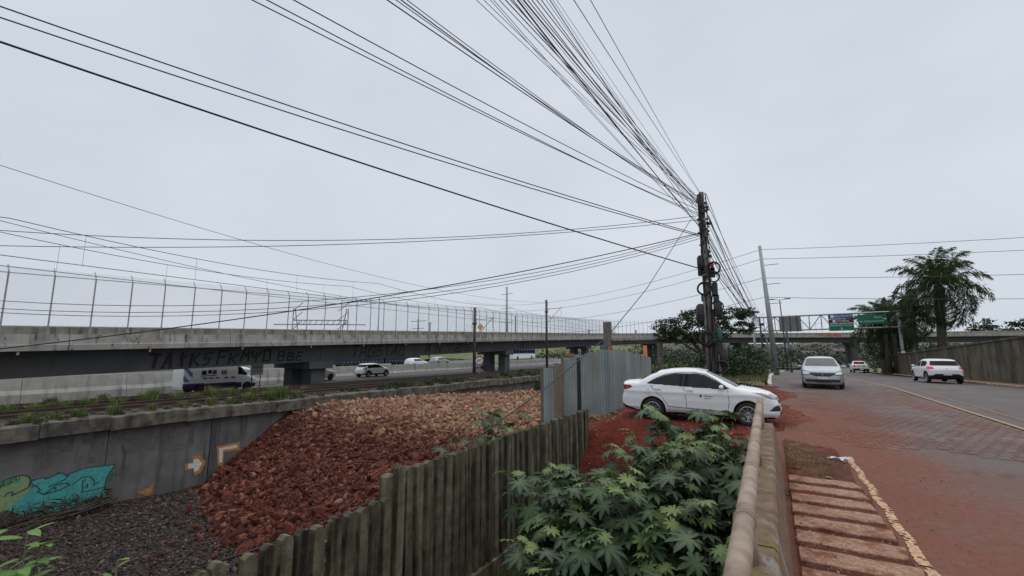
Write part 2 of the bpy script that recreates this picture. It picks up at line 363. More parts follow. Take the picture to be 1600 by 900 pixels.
ICO_V = np.array([(-1,PHI,0),(1,PHI,0),(-1,-PHI,0),(1,-PHI,0),(0,-1,PHI),(0,1,PHI),(0,-1,-PHI),(0,1,-PHI),(PHI,0,-1),(PHI,0,1),(-PHI,0,-1),(-PHI,0,1)]) / (1 + PHI**2) ** .5
ICO_F = np.array([(0,11,5),(0,5,1),(0,1,7),(0,7,10),(0,10,11),(1,5,9),(5,11,4),(11,10,2),(10,7,6),(7,1,8),(3,9,4),(3,4,2),(3,2,6),(3,6,8),(3,8,9),(4,9,5),(2,4,11),(6,2,10),(8,6,7),(9,8,1)])
def stones(name, pos, size, rng, m, parent, flat=.55):
    n = len(pos); v = ICO_V[None] * rng.uniform(.62, 1.25, (n, 12, 1)); v = v * (size[:, None] * rng.uniform([.9, .5, .28], [1.4, .85, flat], (n, 3)))[:, None, :]
    v = np.einsum('nij,nkj->nki', rot_mats(rng, n), v) + pos[:, None, :]
    f = ICO_F[None] + (np.arange(n) * 12)[:, None, None]
    return np_mesh(name, v.reshape(-1, 3), f.reshape(-1, 3), m, np.repeat(rng.uniform(0, 1, n), 12), False, parent)
def leaf_cloud(name, pos, size, rng, m, parent=None, asp=.55, flat=.0):
    n = len(pos); q = np.array([(-.5, 0, 0), (0, -asp/2, .06), (.5, 0, -.05), (0, asp/2, .06)])
    v = np.einsum('nij,kj->nki', rot_mats(rng, n), q) * size[:, None, None]
    if flat: v[:, :, 2] *= 1 - flat
    v += pos[:, None, :]
    f = np.array([(0, 1, 2), (0, 2, 3)])[None] + (np.arange(n) * 4)[:, None, None]
    return np_mesh(name, v.reshape(-1, 3), f.reshape(-1, 3), m, np.repeat(rng.uniform(0, 1, n), 4), False, parent)
# ------------------------------------------------------------------ the setting
rng = np.random.default_rng(7); random.seed(7)
def zr(Y): return -.028 * np.maximum(np.asarray(Y, float) - 30, 0) * (np.asarray(Y) < 146) - 3.25 * (np.asarray(Y) >= 146)
def xs(Y): return .0015 * np.clip(np.asarray(Y, float) - 40, 0, 80) ** 2
def zt(Y): return -.86 - .008 * (np.asarray(Y, float) - 5)               # level of the railway formation

g = grid('ground', [-3000, -800, -200, -70, -40, 0, 40, 200, 800, 3000], [-600, -100, 0, 60, 120, 200, 400, 900, 4000], lambda X, Y: -6. + 0 * X, 'far_ground'); struct(g)

# carriageway: asphalt sheet, pavers on its near lane
ys = np.concatenate([np.arange(-12, 30, 2.), np.arange(30, 240, 3.)])
X0 = np.linspace(-.2, 11.0, 8)
XX, YY = np.meshgrid(X0, ys); ZZ = zr(YY); XX = XX + xs(YY)
ii = np.arange(XX.size).reshape(XX.shape)
road = np_mesh('road', np.stack([XX, YY, ZZ], -1).reshape(-1, 3), np.stack([ii[:-1,:-1], ii[:-1,1:], ii[1:,1:], ii[1:,:-1]], -1).reshape(-1, 4), 'asphalt'); struct(road)
pv = MB().cbox((0, 0, -.004), (.205, .245, .05), .012)
pme = bpy.data.meshes.new('paver'); pme.from_pydata(pv.v, [], pv.f); pme.materials.append(MATS['paver_single'])
single, many, mvar = [], [], []
pw, pl = .222, .262
for j in range(125):
    y = 10.9 + pl * (j + .5)
    if y > 43: break
    for i in range(30):
        x = .72 + pw * (i + .5 + (.5 if j % 2 else 0)) + float(xs(y))
        edge = 1.55 + .5 * math.sin(y * .9) + .35 * math.sin(y * 2.3)
        if x > 5.12 + xs(y) or x < max(.75, edge - .035 * max(0, y - 16) * 2): continue
        if y < 11.6 + .25 * math.sin(x * 3) : continue
        p = (x + random.uniform(-.006, .006), y + random.uniform(-.006, .006), float(zr(y)) - .008 + random.uniform(-.004, .003), random.uniform(-.03, .03))
        (single if y < 15.9 and len(single) < 300 and x > 1.6 else many).append(p)
for x, y, z, a in single:
    o = link('paver', pme, road); o.location = (x, y, z); o.rotation_euler = (random.uniform(-.012, .012), random.uniform(-.012, .012), a)
mb = MB()
for x, y, z, a in many: mb.cbox((x, y, z - .004), (.205, .245, .05), .012, a)
o = mb.build('pavers', 'paver_many', road); o['kind'] = 'stuff'
o.data.attributes.new('var', 'FLOAT', 'POINT').data.foreach_set('value', np.repeat(rng.uniform(0, 1, len(many)), 12))
# painted lines: worn sheets 4 mm and more above what they lie on
def strip(name, pts, w, m, dz, parent):
    vs = []; fs = []
    for k, (x, y) in enumerate(pts):
        vs += [(x - w/2, y, float(zr(y)) + dz), (x + w/2, y, float(zr(y)) + dz)]
        if k: fs.append((2*k-2, 2*k-1, 2*k+1, 2*k))
    return MB().add(vs, fs).build(name, m, parent)
mb = MB(); nY = 250; q_ = random.Random(2); vx = {}
for a in range(nY + 1):
    for c_ in range(4): vx[a, c_] = len(mb.v); mb.v.append((1.04 + .031 * c_ + q_.uniform(-.008, .008) + .012 * math.sin(a * .21), 2.0 + a * 8.3 / nY + q_.uniform(-.008, .008), .009))
for a in range(nY):
    for c_ in range(3):
        if q_.random() < (.20 if c_ != 1 else .08) + .15 * (math.sin(a * .37) > .8): continue
        mb.f.append((vx[a, c_], vx[a, c_ + 1], vx[a + 1, c_ + 1], vx[a + 1, c_])); mb.m.append(0)
mb.build('edge_line', 'line_white', road)
strip('centre_line', [(5.16 + xs(y), y) for y in np.arange(4, 80, 1.5)], .10, 'line_yellow', .034, road)
strip('lane_line', [(5.85 + xs(y), y) for y in np.arange(14, 80, 1.5)], .07, 'kerb_dirty', .012, road)

# kerbs
def kerb(name, pts, w, h, m, seg=1.0):
    root = bpy.data.objects.new(name, None); COL.objects.link(root); struct(root)
    for (x0, y0), (x1, y1) in zip(pts[:-1], pts[1:]):
        d = Vector((x1 - x0, y1 - y0, 0)); L = d.length
        zc = float(zr((y0 + y1) / 2))
        o = MB().cbox((0, 0, 0), (w, L - .015, h + .06), .03).build('kerb_stone', m, root)
        o.location = ((x0 + x1) / 2, (y0 + y1) / 2, zc + h/2 - .03 + random.uniform(-.008, .008)); o.rotation_euler = (0, 0, math.atan2(-d.x, d.y))
    return root
kp = [(-.12, 27.2)] + [(-.12 + .0 * k + float(xs(27.2 + k)) - .05, 27.2 + 1.0 * k) for k in range(1, 45)]
kerb('kerb_verge', kp, .2, .16, 'kerb_paint')
kerb('kerb_wall_side', [(11.1 + float(xs(y)), y) for y in np.arange(14, 84, 1.2)], .22, .15, 'kerb_dirty')
st = grid('pavement_wall_side', np.linspace(11.2, 12.8, 3), np.arange(10, 90, 2.), lambda X, Y: zr(Y) + .12, 'verge_ground'); struct(st)

# earth by the road: bank, hollow behind the railing wall, dirt footway
def soil(X, Y):
    hollow = -2.0 + .5 * ss(X, -2.5, -4.4) * 0
    t = ss(Y, 9.2, 12.9 + .5 * np.sin(X * 1.3))
    z = hollow * (1 - t) + (-.02 - .05 * (X < -2)) * t
    z = z - .55 * ss(X, -2.6, -6.2) * ss(Y, 12, 13.5) * (1 - ss(Y, 21, 26))
    z = z + .10 * (vnoise(X, Y, .9, 2) - .5) + .05 * (vnoise(X, Y, .3, 5) - .5)
    foot = np.where(X > .10, .02 + .035 * (vnoise(X, Y, .35, 3)) - .11 * ss(X, .85, 1.2), 0)
    flat = ss(Y, 11, 13.2); wheel = ss(X, -4.8, -3.8) * flat
    z = z * (1 - wheel) + (.018 + .03 * (vnoise(X, Y, .4, 9) - .5)) * wheel
    z = np.where((X > .10) & (Y < 11.5), foot, z)
    edge = 1.15 + (.35 * np.sin(Y * .9) + .5 * (vnoise(X, Y, .7, 12) - .5)) * ss(Y, 11, 14)
    return np.where(Y > 11, z - .075 * ss(X, edge - 1.1, edge + .1), z)
def cells(a, b, s): return np.arange(a, b + s/2, s)
xs_ = np.concatenate([cells(-4.62, .08, .13), [.10, .105], cells(.2, 1.6, .1)])
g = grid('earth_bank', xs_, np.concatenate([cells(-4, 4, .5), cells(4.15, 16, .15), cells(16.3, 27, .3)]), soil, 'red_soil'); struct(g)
def soil2(X, Y): t = ss(X, -4.7, -6.6); f = ss(Y, 18, 22); return soil(np.maximum(X, -4.6), Y) * (1 - t) + (-1.25 * (1 - f) - .5 * f) * t - .01
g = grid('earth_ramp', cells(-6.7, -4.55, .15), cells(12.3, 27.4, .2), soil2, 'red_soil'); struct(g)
vg = grid('grass_verge', cells(-34, -.2, .8), cells(26.5, 74, .8), lambda X, Y: zr(Y) + .12 - .25 * ss(X, -2, -6) - 1.7 * ss(X, -8, -14) + .12 * vnoise(X, Y, 1.1) - .7 * (1 - ss(X, -9.5, -8.)) , 'verge_ground'); struct(vg)

# gravel basin, rubble mound
def crest(X): return np.interp(X, [-24.6, -23, -17, -9.6, -6, -4.4], [17.0, 19.6, 19.0, 18.4, 15.6, 14.6])
def toe(X): return np.interp(X, [-24.6, -22, -18, -15, -10, -4.4], [12.0, 10.6, 9.2, 8.6, 7.0, 5.8])
def mound(X, Y):
    t = np.clip((Y - toe(X)) / (crest(X) - toe(X)), 0, 1); t = t ** .92; t = np.where(t > .86, .86 + (t - .86) * .72 / 1. , t) / (.86 + .14 * .72)
    top = -1.42 + .55 * ss(X, -13, -7)
    z = -4.75 + (top + 4.75) * t
    far = np.interp(X, [-25, -22, -17, -8, -4], [19.5, 25., 31., 36., 38.])
    z = z - 2.6 * ss(Y, far, far + 2.2)
    return z + .16 * (vnoise(X, Y, 1.4, 1) - .5) + .14 * (vnoise(X, Y, .5, 4) - .5) * (t < .98)
def basin(X, Y): return -4.58 + .22 * (vnoise(X, Y, 2.2, 6) - .5) + .30 * ss(X, -20, -24.6) * ss(Y, 10, 4)
gb = grid('gravel_bed', cells(-24.7, -4.4, .4), cells(-12, 13.6, .4), basin, 'gravel_base'); struct(gb)
rm = grid('rubble_mound', cells(-24.62, -4.3, .3), cells(5, 52, .3), mound, 'rubble_base'); struct(rm)
def sl_ok(X, Y): return (mound(X, Y) > basin(X, Y) - .05)
# rubble: the 300 largest near stones are parts, the rest one body of stones
n = 62000; px = rng.uniform(-24.4, -4.7, n); py = rng.uniform(6, 37, n)
keep = (mound(px, py) > basin(px, py) - .2) & (py > toe(px) + .15 - rng.exponential(.35, n) * (rng.uniform(0, 1, n) < .3)) & (py < np.interp(px, [-25, -22, -17, -8, -4], [20.5, 26., 32., 36., 38.]))
top = py > crest(px)
keep &= ~top | (rng.uniform(0, 1, n) < .62)
px, py, top = px[keep], py[keep], top[keep]; n = len(px)
sz = rng.lognormal(-2.62, .50, n).clip(.035, .30); sz = np.where(top, sz * .92, sz)
sz *= 1 + .35 * (1 - ss(py - toe(px), 0, 4)) * ~top
pos = np.stack([px, py, np.maximum(mound(px, py), basin(px, py)) + sz * rng.uniform(.0, .35, n)], -1)
# keep the crowding of toe stones out on the gravel
dist = np.sqrt(px**2 + py**2); score = sz / dist
# screen-right part lies behind the slat fence: only stones in the open can be among the largest
ray_x = px * (4.5 / np.maximum(-px, .1)); ytop = (py * (4.5 / np.maximum(-px, .1)))
hid = (pos[:, 2] - 1.95) * (4.5 / np.maximum(-px, .1)) + 1.95 < np.where(ytop > 4.6, .2, -.1)
score = np.where(hid, 0, score); order = np.argsort(-score); big, rest = order[:300], order[300:]
o = stones('rubble_stones', pos[rest], sz[rest], rng, 'rock_many', rm); o['kind'] = 'stuff'
rmesh = []
for k in range(10):
    v = ICO_V * rng.uniform(.62, 1.25, (12, 1)) * rng.uniform([.85, .55, .38], [1.25, .85, .65])
    me = bpy.data.meshes.new('stone'); me.from_pydata(v.tolist(), [], ICO_F.tolist()); me.materials.append(MATS['rock_single']); rmesh.append(me)
for k in big:
    o = link('stone', rmesh[int(k) % 10], rm); o.location = pos[k]; s_ = float(sz[k]); o.scale = (s_, s_, s_); o.rotation_euler = rng.uniform(-3.1, 3.1, 3)
n = 30000; px = rng.uniform(-24.4, -5, n); py = rng.uniform(-3, 13, n)
py = np.where(rng.uniform(0, 1, n) < .5, rng.uniform(2, 12, n), py)
keep = mound(px, py) < basin(px, py) + .12; px, py = px[keep], py[keep]; n = len(px)
sz = rng.lognormal(-2.95, .33, n).clip(.03, .16)
o = stones('gravel', np.stack([px, py, basin(px, py) + sz * .25], -1), sz, rng, 'gravel_many', None); tag(o, 'dark purplish crushed gravel covering the basin floor', 'gravel', kind='stuff')

# railway: formation, ledge, retaining wall, ballast, two tracks
yr = cells(-12, 96, 2.)
tb = grid('track_bed', np.array([-33.5, -31.5, -30.9, -26.3, -25.6, -24.4]), yr, lambda X, Y: zt(Y) - .12 + .16 * ss(X, -24.5, -25.8) * ss(X, -32.8, -31.2) + .05 * (vnoise(X, Y, .7) - .5), 'ballast'); struct(tb)
wallr = thing('retaining_wall', 'grey concrete retaining wall with graffiti below the railway tracks', 'wall')
for k, y0 in enumerate(np.arange(-12, 92, 4.05)):                        # cast panels with recessed joints
    y1 = y0 + 4.02
    MB().box((-24.75, (y0 + y1) / 2, (zt(y0) - .5 - 5.6) / 2), (.3, y1 - y0, (zt(y0) - .5 + 5.6))).build('wall_panel', 'concrete_wall', wallr)
MB().box((-24.66, 12.42, -3.35), (.2, .26, 3.9)).build('buttress', 'concrete_dark', wallr)
ledge = thing('track_ledge', 'weathered concrete ledge edging the railway above the graffiti wall', 'ledge')
y0 = -12.
while y0 < 92:
    L = random.uniform(1.9, 3.1); zc = float(zt(y0 + L/2))
    o = MB().cbox((0, 0, 0), (.85, L - .02, .56), .04).build('ledge_block', 'concrete_ledge', ledge)
    o.location = (-24.6 + random.uniform(-.02, .02), y0 + L/2, zc - .28 + random.uniform(-.06, .03)); o.rotation_euler = (random.uniform(-.012, .012), 0, random.uniform(-.004, .004)); y0 += L
rail_prof = [(-.07, 0), (.07, 0), (.07, .02), (.012, .04), (.012, .11), (.036, .125), (.036, .165), (-.036, .165), (-.036, .125), (-.012, .11), (-.012, .04), (-.07, .02)]
for name, xc, lab in (('railway_track', -26.55, 'rusty railway track nearest the concrete ledge'), ('railway_track', -29.9, 'rusty railway track closest to the viaduct piers')):
    t = thing(name, lab, 'railway track')
    for x in (xc - .8, xc + .8):
        mb = MB(); nP = len(rail_prof)
        for k, y in enumerate((-12., 40., 96.)):
            mb.add([(x + a, y, float(zt(y)) + .10 + b) for a, b in rail_prof], [])
            if k: mb.f += [((k-1)*nP+i, (k-1)*nP+(i+1)%nP, k*nP+(i+1)%nP, k*nP+i) for i in range(nP)]; mb.m += [0]*nP
        mb.build('rail', 'rail_steel', t)
    sm = MB().cbox((0, 0, 0), (2.3, .24, .2), .02); me = bpy.data.meshes.new('sleeper'); me.from_pydata(sm.v, [], sm.f); me.materials.append(MATS['sleeper'])
    for k in range(120):
        y = -8 + .62 * k; o = link('sleeper', me, t); o.location = (xc, y, float(zt(y)) - .025)

# lane and highway beyond the viaduct
sv = grid('service_road', np.array([-43.4, -38, -33.4]), cells(-30, 150, 6), lambda X, Y: -1.12 - .004 * Y - .5 * (1 - ss(Y, 25, 31)), 'service_asphalt'); struct(sv)
hw = grid('highway', np.array([-70., -56, -43.6]), cells(-40, 260, 10), lambda X, Y: -1.0 + 0 * X, 'service_asphalt'); struct(hw)
bw = thing('barrier_wall', 'long pale concrete barrier wall beyond the viaduct piers', 'wall')
for k, y in enumerate(np.arange(-24, 118, 5.6)):
    z0 = -1.12 - .004 * y; h = 1.28 - .002 * y
    prof = [(-.28, 0), (.28, 0), (.28, .12), (.14, .4), (.09, h), (-.09, h), (-.14, .4), (-.28, .12)]
    mb = MB(); mb.prism(prof, lambda a, b, d, y=y, z0=z0: (-43.4 + a, y + d, z0 - .05 + b - (.45 if b < .05 else 0)), 5.57); mb.build('barrier_panel', 'concrete_light', bw)
gbk = grid('grass_bank', cells(-110, -70, 4), cells(20, 330, 8), lambda X, Y: -1.2 + 4.2 * ss(X, -71, -86) * ss(Y, 50, 80) + 1.0 * vnoise(X, Y, 17), 'grass_ground'); struct(gbk)

# ------------------------------------------------------------------ viaduct (straight, then curving right across the road)
RC, YC = 70.6, 80.; XE = -32.; XC = XE + RC
def via(s, off=0.):
    """near-edge point at path length s; off > 0 moves away from the camera side"""
    if s <= YC: return Vector((XE - off, s, 0)), 0.
    a = (s - YC) / RC
    if a <= math.pi / 2:
        r = RC + off; return Vector((XC - r * math.cos(a), YC + r * math.sin(a), 0)), a
    d = s - YC - RC * math.pi / 2; return Vector((XC + d, YC + RC + off, 0)), math.pi / 2
def vtop(s): return 3.08 + .0253 * (s - 6) if s < 120 else 5.964 + .30 * (1 - math.exp(-(s - 120) * .0253 / .30))
def sweep(prof, ss_, m, name, parent, smooth=False):
    mb = MB(); n = len(prof)
    for k, s in enumerate(ss_):
        z = vtop(s); mb.v += [tuple(via(s, a)[0] + Vector((0, 0, z + b))) for a, b in prof]
        if k: mb.f += [((k-1)*n+i, k*n+i, k*n+(i+1)%n, (k-1)*n+(i+1)%n) for i in range(n)]; mb.m += [0] * n
    mb.f += [tuple(range(n)), tuple((len(ss_)-1)*n + i for i in range(n))[::-1]]; mb.m += [0, 0]
    return mb.build(name, m, parent)
vd = thing('viaduct', 'long grey concrete viaduct with box girder, curving across the road in the distance', 'viaduct', (0, 0, 0))
spans = [-24, 25, 56, 88, 116, 143, 172, 205, 245, 290]
spans = [-9.0] + [24.8, 56.3, 88, 116, 143.5, 172, 206, 245]
spans = [-40.] + spans
for a, b in zip(spans[:-1], spans[1:]):
    q = list(np.linspace(a + .03, b - .03, max(2, int((b - a) / 4))))
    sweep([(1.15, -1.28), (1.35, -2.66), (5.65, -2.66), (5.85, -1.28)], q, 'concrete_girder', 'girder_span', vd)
s0 = -40.
while s0 < 235:                                                          # deck edge cast in lengths with open joints
    L = 8.1; q = list(np.linspace(s0 + .015, s0 + L - .015, 4))
    sweep([(0, -1.27), (-.04, -.98), (.0, -.94), (.02, -.45), (.22, -.435), (.22, -.9), (6.8, -.9), (6.8, -.435), (7.0, -.45), (7.0, -1.27), (5.9, -1.31), (1.1, -1.31)], q, 'concrete_parapet', 'deck_slab', vd)
    sweep([(.24, -.50), (.22, -.10), (.25, 0), (.47, 0), (.50, -.5)], q, 'concrete_moss', 'parapet', vd)
    sweep([(6.5, -.50), (6.53, 0), (6.75, 0), (6.78, -.10), (6.76, -.5)], q, 'concrete_moss', 'parapet', vd)
    s0 += L
for s in spans[1:-1]:
    p, a = via(s, 3.5); z = vtop(s)
    zb = -6.0
    for off in ((2.0, 4.6) if s < 170 else (2.0, 4.9)):
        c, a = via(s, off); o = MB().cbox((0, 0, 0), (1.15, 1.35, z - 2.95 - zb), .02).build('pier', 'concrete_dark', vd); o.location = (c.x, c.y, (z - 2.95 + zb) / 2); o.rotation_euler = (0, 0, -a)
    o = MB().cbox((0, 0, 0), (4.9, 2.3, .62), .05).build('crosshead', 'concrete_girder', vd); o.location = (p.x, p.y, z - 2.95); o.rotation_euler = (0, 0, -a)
for s in np.arange(-4, 110, 5.43):                                       # drain spouts under the edge
    p, a = via(s, .3); o = MB().tube([(0, 0, 0), (0, 0, -.22)], .05, 8).build('drain_pipe', 'sign_white', vd); o.location = (p.x, p.y, vtop(s) - 1.24)
# security fence on the deck edge
vf = thing('security_fence', 'tall chain-link fence with cranked galvanised posts along the viaduct edge', 'fence')
mb = MB().tube([(0, 0, -.62), (0, 0, 2.60)], .035, 6).tube([(0, 0, 2.60), (-.12, 0, 2.76), (-.30, 0, 3.0)], .03, 6); mb.box((.055, 0, -.42), (.05, .12, .5))
for zz in (-.56, -.44, -.32): mb.box((.085, 0, zz), (.03, .17, .04))
pme = bpy.data.meshes.new('post'); pme.from_pydata(mb.v, [], mb.f); pme.materials.append(MATS['galvanised'])
sp = 1.63; kk = 0
for s in np.arange(6.07 - 7 * sp, 172, sp):
    p, a = via(s, -.07); o = link('post', pme, vf); o.location = (p.x, p.y, vtop(s)); o.rotation_euler = (0, 0, -a)
q = list(np.arange(-5.3, 172, 1.63))
for zz in (2.58, -.05):
    MB().tube([via(s, -.04)[0] + Vector((0, 0, vtop(s) + zz)) for s in q], .026, 5).build('fence_rail', 'galvanised', vf)
mv, mf = [], []
def wire(a, b, w):
    o = len(mv); d = Vector((0, 0, 1)); h = Vector((b[0]-a[0], b[1]-a[1], 0)).normalized(); n1 = (h - d).normalized() * w
    n2 = Vector((h.y, -h.x, 0)) * w
    for p in (a, b): mv.extend([tuple(p + n1), tuple(p + n2 - n1 * .5), tuple(p - n2 - n1 * .5)])
    for k in range(3): mf.append((o + k, o + (k+1)%3, o + 3 + (k+1)%3, o + 3 + k))
for s in np.arange(-8, 98, .11):
    for d in (1, -1):
        a, b = s, s + d * 2.95
        pa = via(a, -.03)[0] + Vector((0, 0, vtop(a) - .05)); pb = via(b, -.03)[0] + Vector((0, 0, vtop(b) + 2.9)); wire(pa, pb, .0034)
np_mesh('chain_link', mv, mf, 'mesh_wire', None, False, vf)

# ------------------------------------------------------------------ graffiti lettering: painted strokes a few mm proud of the wall
LET = {'T': [[(0,1),(1,1)],[(.5,1),(.4,0)]], 'A': [[(0,0),(.45,1),(.6,1),(.8,0)],[(.2,.4),(.75,.4)]], 'I': [[(.5,1),(.4,0)],[(.2,.75),(.8,.8)]], 'K': [[(.15,1),(.05,0)],[(.9,1),(.2,.5),(.85,0)]],
 'S': [[(.95,1),(.2,.95),(.15,.55),(.8,.5),(.7,.05),(.0,0)]], 'F': [[(.1,0),(.2,1),(1,1)],[(.15,.55),(.75,.55)]], 'M': [[(0,0),(.1,1),(.5,.45),(.9,1),(.95,0)]], 'Y': [[(0,1),(.15,.55),(.8,.6),(1,1)],[(.5,.9),(.4,0)]],
 'B': [[(.1,0),(.15,1),(.85,1),(.8,.55),(.15,.5),(.9,.5),(.85,0),(.1,0)]], 'E': [[(.95,1),(.2,1),(.45,.55),(.15,.5),(.1,0),(.95,.05)],[(.2,.52),(.7,.52)]], 'G': [[(.95,.95),(.3,1),(.05,.5),(.1,0),(.8,0),(.85,.45),(.5,.45)]],
 'D': [[(.1,0),(.2,1),(.95,.95),(.85,.05),(.1,0)]], 'N': [[(0,0),(.15,1),(.7,0),(.9,1)]], 'P': [[(.1,0),(.1,1),(.85,1),(.85,.5),(.1,.5)]], 'O': [[(.1,0),(.1,1),(.9,1),(.9,0),(.1,0)]], '!': [[(.5,1),(.45,.35)],[(.45,.12),(.45,0)]],
 'V': [[(0,1),(.35,0),(.9,1)]], 'C': [[(.9,1),(.1,.9),(.1,.1),(.9,0)]], 'R': [[(.1,0),(.1,1),(.85,1),(.85,.5),(.1,.5),(.9,0)]], 'J': [[(.3,1),(.9,1),(.7,.1),(.1,.1)]]}
def ribbon(pts, w, place, mb):
    for (a, b), (c, d) in zip(pts[:-1], pts[1:]):
        L = math.hypot(c - a, d - b) or 1e-6; nx, ny = -(d - b) / L * w / 2, (c - a) / L * w / 2; ex, ey = (c - a) / L * w * .3, (d - b) / L * w * .3
        poly = [(a + nx - ex, b + ny - ey), (a - nx - ex, b - ny - ey), (c - nx + ex, d - ny + ey), (c + nx + ex, d + ny + ey)]
        NUD[0] = (NUD[0] + 1) % 60; k = NUD[0] * .00012; mb.add([(lambda q: (q[0] + k, q[1] - k, q[2]))(place(*p)) for p in poly], [(0, 1, 2, 3)])
NUD = [0]; JR = random.Random(77)
def write(name, text, s0, cw, h, w, place, m, parent, gap=1.28):
    mb = MB()
    for i, ch in enumerate(text):
        dj = JR.uniform(-.08, .08) * h; sj = JR.uniform(.88, 1.1)
        for st_ in LET.get(ch, []): ribbon([(s0 + i * cw * gap + (a + JR.uniform(-.09, .09)) * cw, (b * sj + JR.uniform(-.05, .05)) * h + dj) for a, b in st_], w * JR.uniform(.75, 1.2), place, mb)
    return mb.build(name, m, parent)
def gp(base): return lambda s, h: tuple(via(s, 1.12 + .2 * (1.35 - base - h) / 1.38 * 1.0)[0] + Vector((0, 0, vtop(s) - 2.66 + base + h)))
write('graffiti', 'TAIKS', 12.7, .58, .82, .15, gp(.18), 'graffiti_black', vd)
write('graffiti', 'FKMYO', 16.6, .62, .80, .13, gp(.25), 'graffiti_black', vd)
write('graffiti', 'BBE', 20.9, .68, .62, .12, gp(.22), 'graffiti_black', vd, 1.15)
write('graffiti', 'TAGSTAD', 28.0, .86, 1.02, .11, gp(.16), 'graffiti_black', vd, 1.17)
write('graffiti', 'ANTESV', 38.0, 1.25, .92, .11, gp(.18), 'graffiti_black', vd, 1.5)
write('graffiti', 'NJ', 60.0, 1.0, .9, .12, gp(.22), 'graffiti_black', vd, 1.4)
# orange tag on the far parapet
def fp(s, h): return tuple(via(s, -.05)[0] + Vector((0, 0, vtop(s) - .92 + h)))
write('graffiti', 'NCNAB', 163.0, .95, .62, .3, fp, 'orange', vd, 1.25)
# the painted retaining wall
WX = -24.588
def wp(y, z): return (WX, y, z)
def wpp(d): return lambda y, z: (WX + d, y, z)
write('graffiti', 'PINTO', 6.3, .92, 1.0, .24, lambda a, b: (WX + .002, a, -2.55 + b), 'graffiti_ghost', wallr, 1.15)
def gpoly(name, pts, m, d): 
    n = len(pts); return MB().add([(WX + d, y, z) for y, z in pts], [tuple(range(n))]).build(name, m, wallr)
teal = [(6.05,-3.0),(6.45,-2.96),(6.45,-3.05),(6.82,-2.92),(6.78,-2.86),(6.94,-2.93),(7.11,-3.08),(7.08,-3.0),(7.6,-2.88),(8.57,-2.94),(8.4,-3.25),(8.32,-3.47),(8.3,-3.91),(8.38,-3.93),(8.38,-4.2),(7.93,-4.18),(7.8,-4.34),(7.5,-4.45),(7.31,-4.5),(6.96,-4.5),(6.24,-4.4),(5.54,-3.9),(5.97,-3.46),(6.17,-3.2)]
green = [(5.0,-3.0),(5.26,-2.87),(5.53,-2.76),(5.81,-2.73),(5.99,-2.82),(6.06,-2.99),(6.03,-3.2),(6.17,-3.22),(6.13,-3.5),(5.56,-3.9),(5.0,-4.0)]
gpoly('graffiti', green, 'graffiti_green', .004); gpoly('graffiti', teal, 'graffiti_teal', .008)
mb = MB(); P = wpp(.012)
for line in (teal[:16], green[:7], [(6.11,-3.26),(6.21,-3.2),(6.35,-3.4),(6.28,-3.45),(6.48,-3.6),(6.7,-3.43),(6.8,-3.44),(6.78,-3.52)], [(6.58,-3.35),(7.02,-3.19),(7.11,-3.08)], [(6.57,-3.56),(6.79,-3.33),(7.08,-3.32),(7.19,-3.43),(6.91,-3.55),(6.48,-3.6)],
             [(7.27,-3.45),(7.53,-3.23),(7.8,-3.26),(7.95,-3.49),(7.92,-3.64),(8.02,-3.57),(8.11,-3.58)], [(7.59,-3.83),(7.57,-3.36),(7.67,-3.35)], [(7.63,-3.67),(7.74,-3.53),(7.73,-3.7)], [(7.54,-3.81),(7.96,-3.82),(8.26,-3.8)], [(5.42,-3.4),(5.48,-3.3),(5.6,-3.27),(5.64,-3.38),(5.6,-3.42),(6.01,-3.24)]):
    ribbon(line, .035, P, mb)
mb.build('graffiti', 'graffiti_dark', wallr)
def wt(a, b): t = (a - 5.2); return (WX + .016, a, -3.12 + t * .42 + b)
write('graffiti', 'MASKA!', 5.22, .085, .17, .028, wt, 'graffiti_deepgreen', wallr, 1.15)
gpoly('graffiti', [(8.45,-3.3),(8.52,-3.22),(8.55,-3.4),(8.5,-3.55),(8.44,-3.62)], 'graffiti_deepgreen', .012)
gpoly('graffiti', [(8.6,-3.3),(8.66,-3.27),(8.69,-3.38),(8.63,-3.45)], 'graffiti_deepgreen', .012)
ar = [(11.23,-3.5),(11.59,-3.48),(11.52,-3.22),(11.85,-3.21),(12.17,-3.6),(11.97,-4.06),(11.69,-4.15),(11.62,-3.83),(11.25,-3.8)]
a2 = [(12.6,-2.94),(13.72,-2.92),(13.79,-3.35),(12.99,-3.3),(13.02,-3.99),(12.72,-3.89)]
for q in (ar, a2):
    gpoly('graffiti', q, 'graffiti_orange', .006)
    cy = sum(p[0] for p in q) / len(q); cz = sum(p[1] for p in q) / len(q)
    if q is ar: q2 = [(cy + (y - cy) * .66, cz + (z - cz) * .66) for y, z in q]
    else: q2 = [(12.72,-3.05),(13.6,-3.03),(13.63,-3.2),(12.92,-3.18),(12.93,-3.8),(12.8,-3.78)]
    gpoly('graffiti', q2, 'graffiti_white', .010)
gpoly('graffiti', [(9.44,-4.33),(9.82,-4.25),(10.04,-4.03),(10.04,-4.49),(9.85,-4.58)], 'graffiti_orange', .006)

